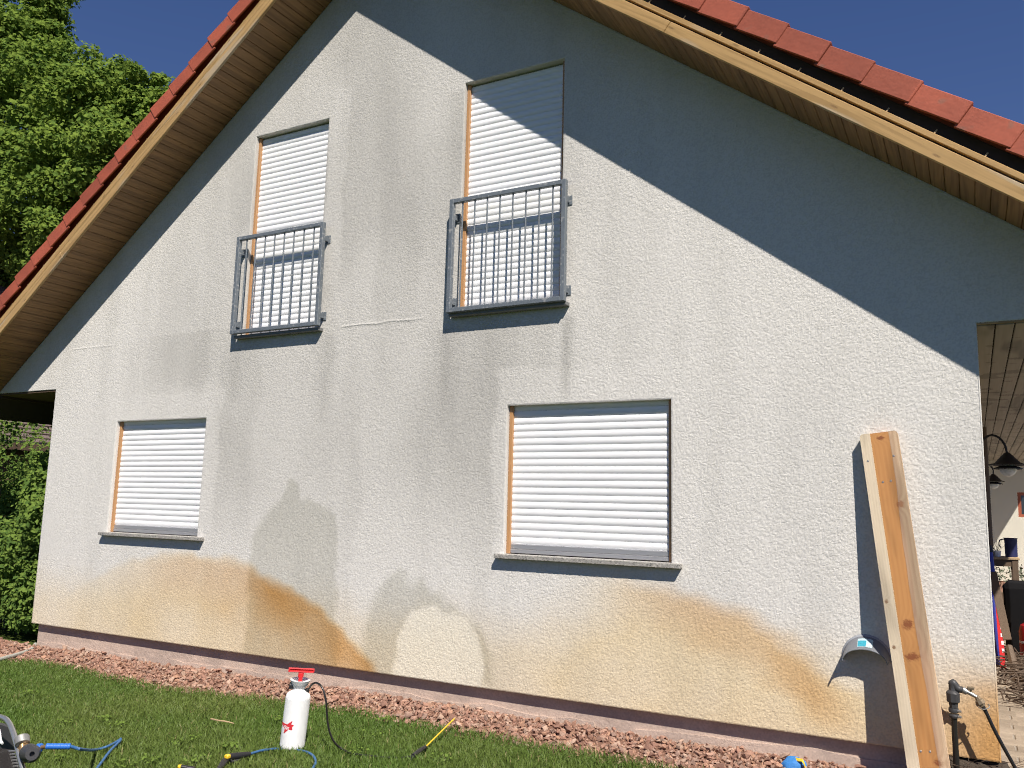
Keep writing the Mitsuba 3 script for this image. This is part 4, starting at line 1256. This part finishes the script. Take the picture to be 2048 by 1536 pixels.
# cut branches lying on the pavers
br = []
r5 = np.random.default_rng(31)
for q_ in range(300):
    o = np.array([r5.uniform(0.10, 0.60), r5.uniform(2.3, 4.7), 0.15 + r5.uniform(0, 0.16)])
    a_ = r5.uniform(-0.5, 0.5) + (0 if r5.random() < 0.7 else 1.4)
    d = np.array([math.cos(a_), math.sin(a_), r5.normal() * 0.12]) * r5.uniform(0.2, 0.6)
    o[0] = max(o[0], 0.09)
    e_ = o + d
    e_[2] = max(e_[2], 0.156)
    br.append(tube([o, (o + e_) / 2 + r5.normal(size=3) * 0.03, e_], [0.010 * r5.uniform(0.3, 1), 0.006, 0.002], 5, 3))
bp_ = thing('branch_pile', 'pile of cut dry branches on the pavers past the house corner', 'branches')
add(bp_, None, cat(br), 'twig', 60, kind='stuff')
labels[bp_] = {'label': 'pile of cut dry branches on the pavers past the house corner', 'category': 'branches', 'kind': 'stuff'}

# ------------------------------------------------------------------ shrub at the left corner
SH = thing('shrub', 'dense leafy green shrub growing at the left house corner', 'shrub')
r6 = np.random.default_rng(41)
lob = []
for q_ in range(60):
    c = np.array([r6.uniform(-12.2, -9.15), r6.uniform(0.35, 2.6), r6.uniform(0.25, 2.0)])
    lob.append((c, r6.uniform(0.28, 0.50)))
for q_ in range(26):
    c = np.array([r6.uniform(-9.55, -9.02), r6.uniform(0.35, 0.9), r6.uniform(0.25, 1.85)])
    lob.append((c, r6.uniform(0.20, 0.36)))
pos, nr = [], []
for c, rr in lob:
    k = int(2300 * rr * rr * 2.6)
    d = r6.normal(size=(k, 3))
    d /= np.linalg.norm(d, axis=1, keepdims=True)
    pos.append(c + d * rr * r6.uniform(0.72, 1.06, (k, 1)))
    nr.append(d)
for q_ in range(80):
    o = np.array([r6.uniform(-12.0, -9.1), r6.uniform(0.4, 2.4), r6.uniform(2.05, 2.4)])
    d = np.array([r6.normal() * 0.12, r6.normal() * 0.1, r6.uniform(0.18, 0.55)])
    t_ = r6.random((26, 1))
    pos.append(o + d * t_ + r6.normal(size=(26, 3)) * 0.04)
    nr.append(r6.normal(size=(26, 3)))
pos, nr = np.concatenate(pos), np.concatenate(nr)
keep = (pos[:, 0] < -8.66) & (pos[:, 2] > 0.06) & ~((pos[:, 1] > -0.02) & (pos[:, 0] > -8.72))
pos, nr = pos[keep], nr[keep]
nn = nr * 0.6 + np.array([0.3, -0.45, 0.7]) + 0.55 * r6.normal(size=pos.shape)
h = r6.random(len(pos))
sz_ = r6.uniform(0.035, 0.075, len(pos))
add(SH, 'foliage', leaves(pos[h < 0.55], sz_[h < 0.55], nn[h < 0.55], 6, 0.68), 'shrub_leaf')
add(SH, 'foliage', leaves(pos[h >= 0.55], sz_[h >= 0.55], nn[h >= 0.55], 7, 0.68), 'shrub_leaf_dark')
stm = []
for q_ in range(26):
    o = np.array([r6.uniform(-11.5, -9.1), r6.uniform(0.5, 1.9), 0.0])
    e_ = o + [r6.normal() * 0.25, r6.normal() * 0.25, r6.uniform(1.2, 1.95)]
    stm.append(tube([o, (o + e_) / 2 + r6.normal(size=3) * 0.06, e_], [0.018, 0.012, 0.005], 6, 4))
add(SH, 'stem', cat(stm), 'bark', 40)

# ------------------------------------------------------------------ tree behind the roof
TR = thing('maple_tree', 'tall bright green maple tree rising behind the left roof edge', 'tree')
r7 = np.random.default_rng(51)
LOB = [
    ((-24.605, 8.000, 17.516), 1.6), ((-23.736, 8.000, 16.108), 0.8), ((-22.325, 7.500, 14.500), 0.6), ((-24.194, 7.600, 14.731), 1.4), ((-27.576, 8.000, 16.331), 1.8), ((-22.176, 7.400, 13.206), 1.2), ((-24.223, 7.800, 13.104), 1.5), ((-20.924, 7.400, 12.330), 1.0),
    ((-19.663, 7.600, 12.492), 0.95), ((-17.880, 7.600, 11.669), 0.75), ((-17.114, 7.800, 10.991), 0.7), ((-18.590, 7.500, 11.509), 1.1), ((-19.596, 7.200, 11.043), 1.2), ((-21.357, 7.000, 10.825), 1.3), ((-17.938, 7.600, 10.675), 1.1), ((-17.215, 8.200, 10.916), 0.9),
    ((-18.335, 7.000, 9.719), 1.2), ((-19.755, 6.800, 9.369), 1.25), ((-22.917, 7.200, 10.190), 1.5), ((-17.760, 7.200, 9.050), 1.1), ((-17.600, 8.000, 9.971), 1.2), ((-21.231, 6.900, 8.563), 1.2), ((-19.284, 7.000, 8.315), 1.1), ((-24.443, 7.400, 8.887), 1.4), ((-19.144, 7.400, 8.817), 1.0),
    ((-20.997, 7.400, 7.596), 0.9), ((-22.765, 7.400, 7.595), 0.9), ((-22.793, 7.800, 6.640), 0.75), ((-25.311, 7.800, 7.169), 1.1), ((-22.656, 8.400, 6.904), 0.7), ((-17.517, 9.000, 10.340), 1.4), ((-21.143, 8.600, 8.081), 1.2), ((-24.351, 8.600, 5.327), 0.7), ((-22.117, 8.200, 4.303), 0.5), ((-22.166, 8.000, 3.873), 0.45), ((-25.163, 8.400, 4.899), 0.8)]
pos, nr = [], []
for c, rr in LOB:
    c = np.array(c)
    for sub in range(13):
        d0_ = r7.normal(size=3)
        d0_ /= np.linalg.norm(d0_)
        cc = c + d0_ * rr * r7.uniform(0.35, 0.95)
        r2 = rr * r7.uniform(0.30, 0.54)
        k = int(420 * r2 * r2 * 3.4) + 30
        d = r7.normal(size=(k, 3))
        d /= np.linalg.norm(d, axis=1, keepdims=True)
        pos.append(cc + d * [1.15, 1.15, 0.75] * r2 * r7.uniform(0.45, 1.08, (k, 1)))
        nr.append(d)
pos, nr = np.concatenate(pos), np.concatenate(nr)
nn = nr * 0.7 + np.array([0.2, -0.25, 0.75]) + 0.6 * r7.normal(size=pos.shape)
sz_ = r7.uniform(0.085, 0.165, len(pos))
h = r7.random(len(pos))
add(TR, 'crown', leaves(pos[h < 0.6], sz_[h < 0.6], nn[h < 0.6], 8, 0.85), 'maple_leaf')
add(TR, 'crown', leaves(pos[h >= 0.6], sz_[h >= 0.6], nn[h >= 0.6], 9, 0.85), 'maple_leaf_dark')
tb0 = np.array([-23.4, 9.2, 0.0])
add(TR, 'trunk', tube([tb0, tb0 + [0.1, 0, 4], tb0 + [0.3, -0.2, 8], tb0 + [0.2, -0.3, 13]], [0.36, 0.28, 0.2, 0.07], 12, 6), 'bark', 40)
for (c, rr) in LOB[::2]:
    c = np.array(c)
    s_ = tb0 + [0.2, -0.1, max(2.5, c[2] - 4.0 - r7.uniform(0, 1.5))]
    add(TR, 'limb', tube([s_, (s_ + c) / 2 + [0, 0, 0.4], c], [0.10, 0.065, 0.02], 7, 5), 'bark', 40)

# ------------------------------------------------------------------ shed and house beyond
SD = thing('garden_shed', 'low shed with brown tiled roof behind the shrub', 'shed')
ex, ez = -14.6, 2.50
add(SD, 'wall', box(ex - 3.6, ex - 0.25, 0.2, 9.0, -0.1, ez - 0.02), 'eaves_dark')
a_ = math.radians(20)
for q_ in range(14):
    m = []
    for w_ in range(38):
        y0_ = -0.2 + w_ * 0.25
        t_ = box(0, 0.33, y0_, y0_ + 0.244, 0.0, 0.018)
        t_.vertices[:, 2] += 0.03 * (1 - t_.vertices[:, 0] / 0.33) + 0.018 * np.sin((t_.vertices[:, 1] - y0_) / 0.244 * math.pi)
        m.append(t_)
    m = cat(m)
    u = m.vertices[:, 0] + q_ * 0.29
    n2 = m.vertices[:, 2]
    m.vertices = np.stack([ex - u * math.cos(a_) + n2 * math.sin(a_), m.vertices[:, 1], ez + u * math.sin(a_) + n2 * math.cos(a_)], 1)
    add(SD, 'tile_course', m, 'old_tile')
add(SD, 'fascia', box(ex - 0.01, ex + 0.03, -0.2, 9.3, ez - 0.12, ez + 0.01), 'eaves_dark')
NB = thing('neighbour_house', 'shaded grey neighbouring house with dark blue awning behind the shed', 'house')
add(NB, 'wall', box(-30.0, -21.5, 2.5, 16.0, -0.1, 6.2), 'grey_wall')
add(NB, 'roof', trimesh.convex.convex_hull(np.array([(-30.4, 2.2, 6.2), (-21.0, 2.2, 6.2), (-30.4, 16.3, 6.2), (-21.0, 16.3, 6.2), (-25.7, 2.2, 9.2), (-25.7, 16.3, 9.2)])), 'old_tile')
add(NB, 'awning', trimesh.convex.convex_hull(np.array([(-21.49, 3.0, 4.75), (-21.49, 8.5, 4.75), (-20.6, 3.0, 4.25), (-20.6, 8.5, 4.25), (-21.49, 3.0, 4.25), (-21.49, 8.5, 4.25), (-20.6, 3.0, 4.0), (-20.6, 8.5, 4.0)])), 'dusk_blue')
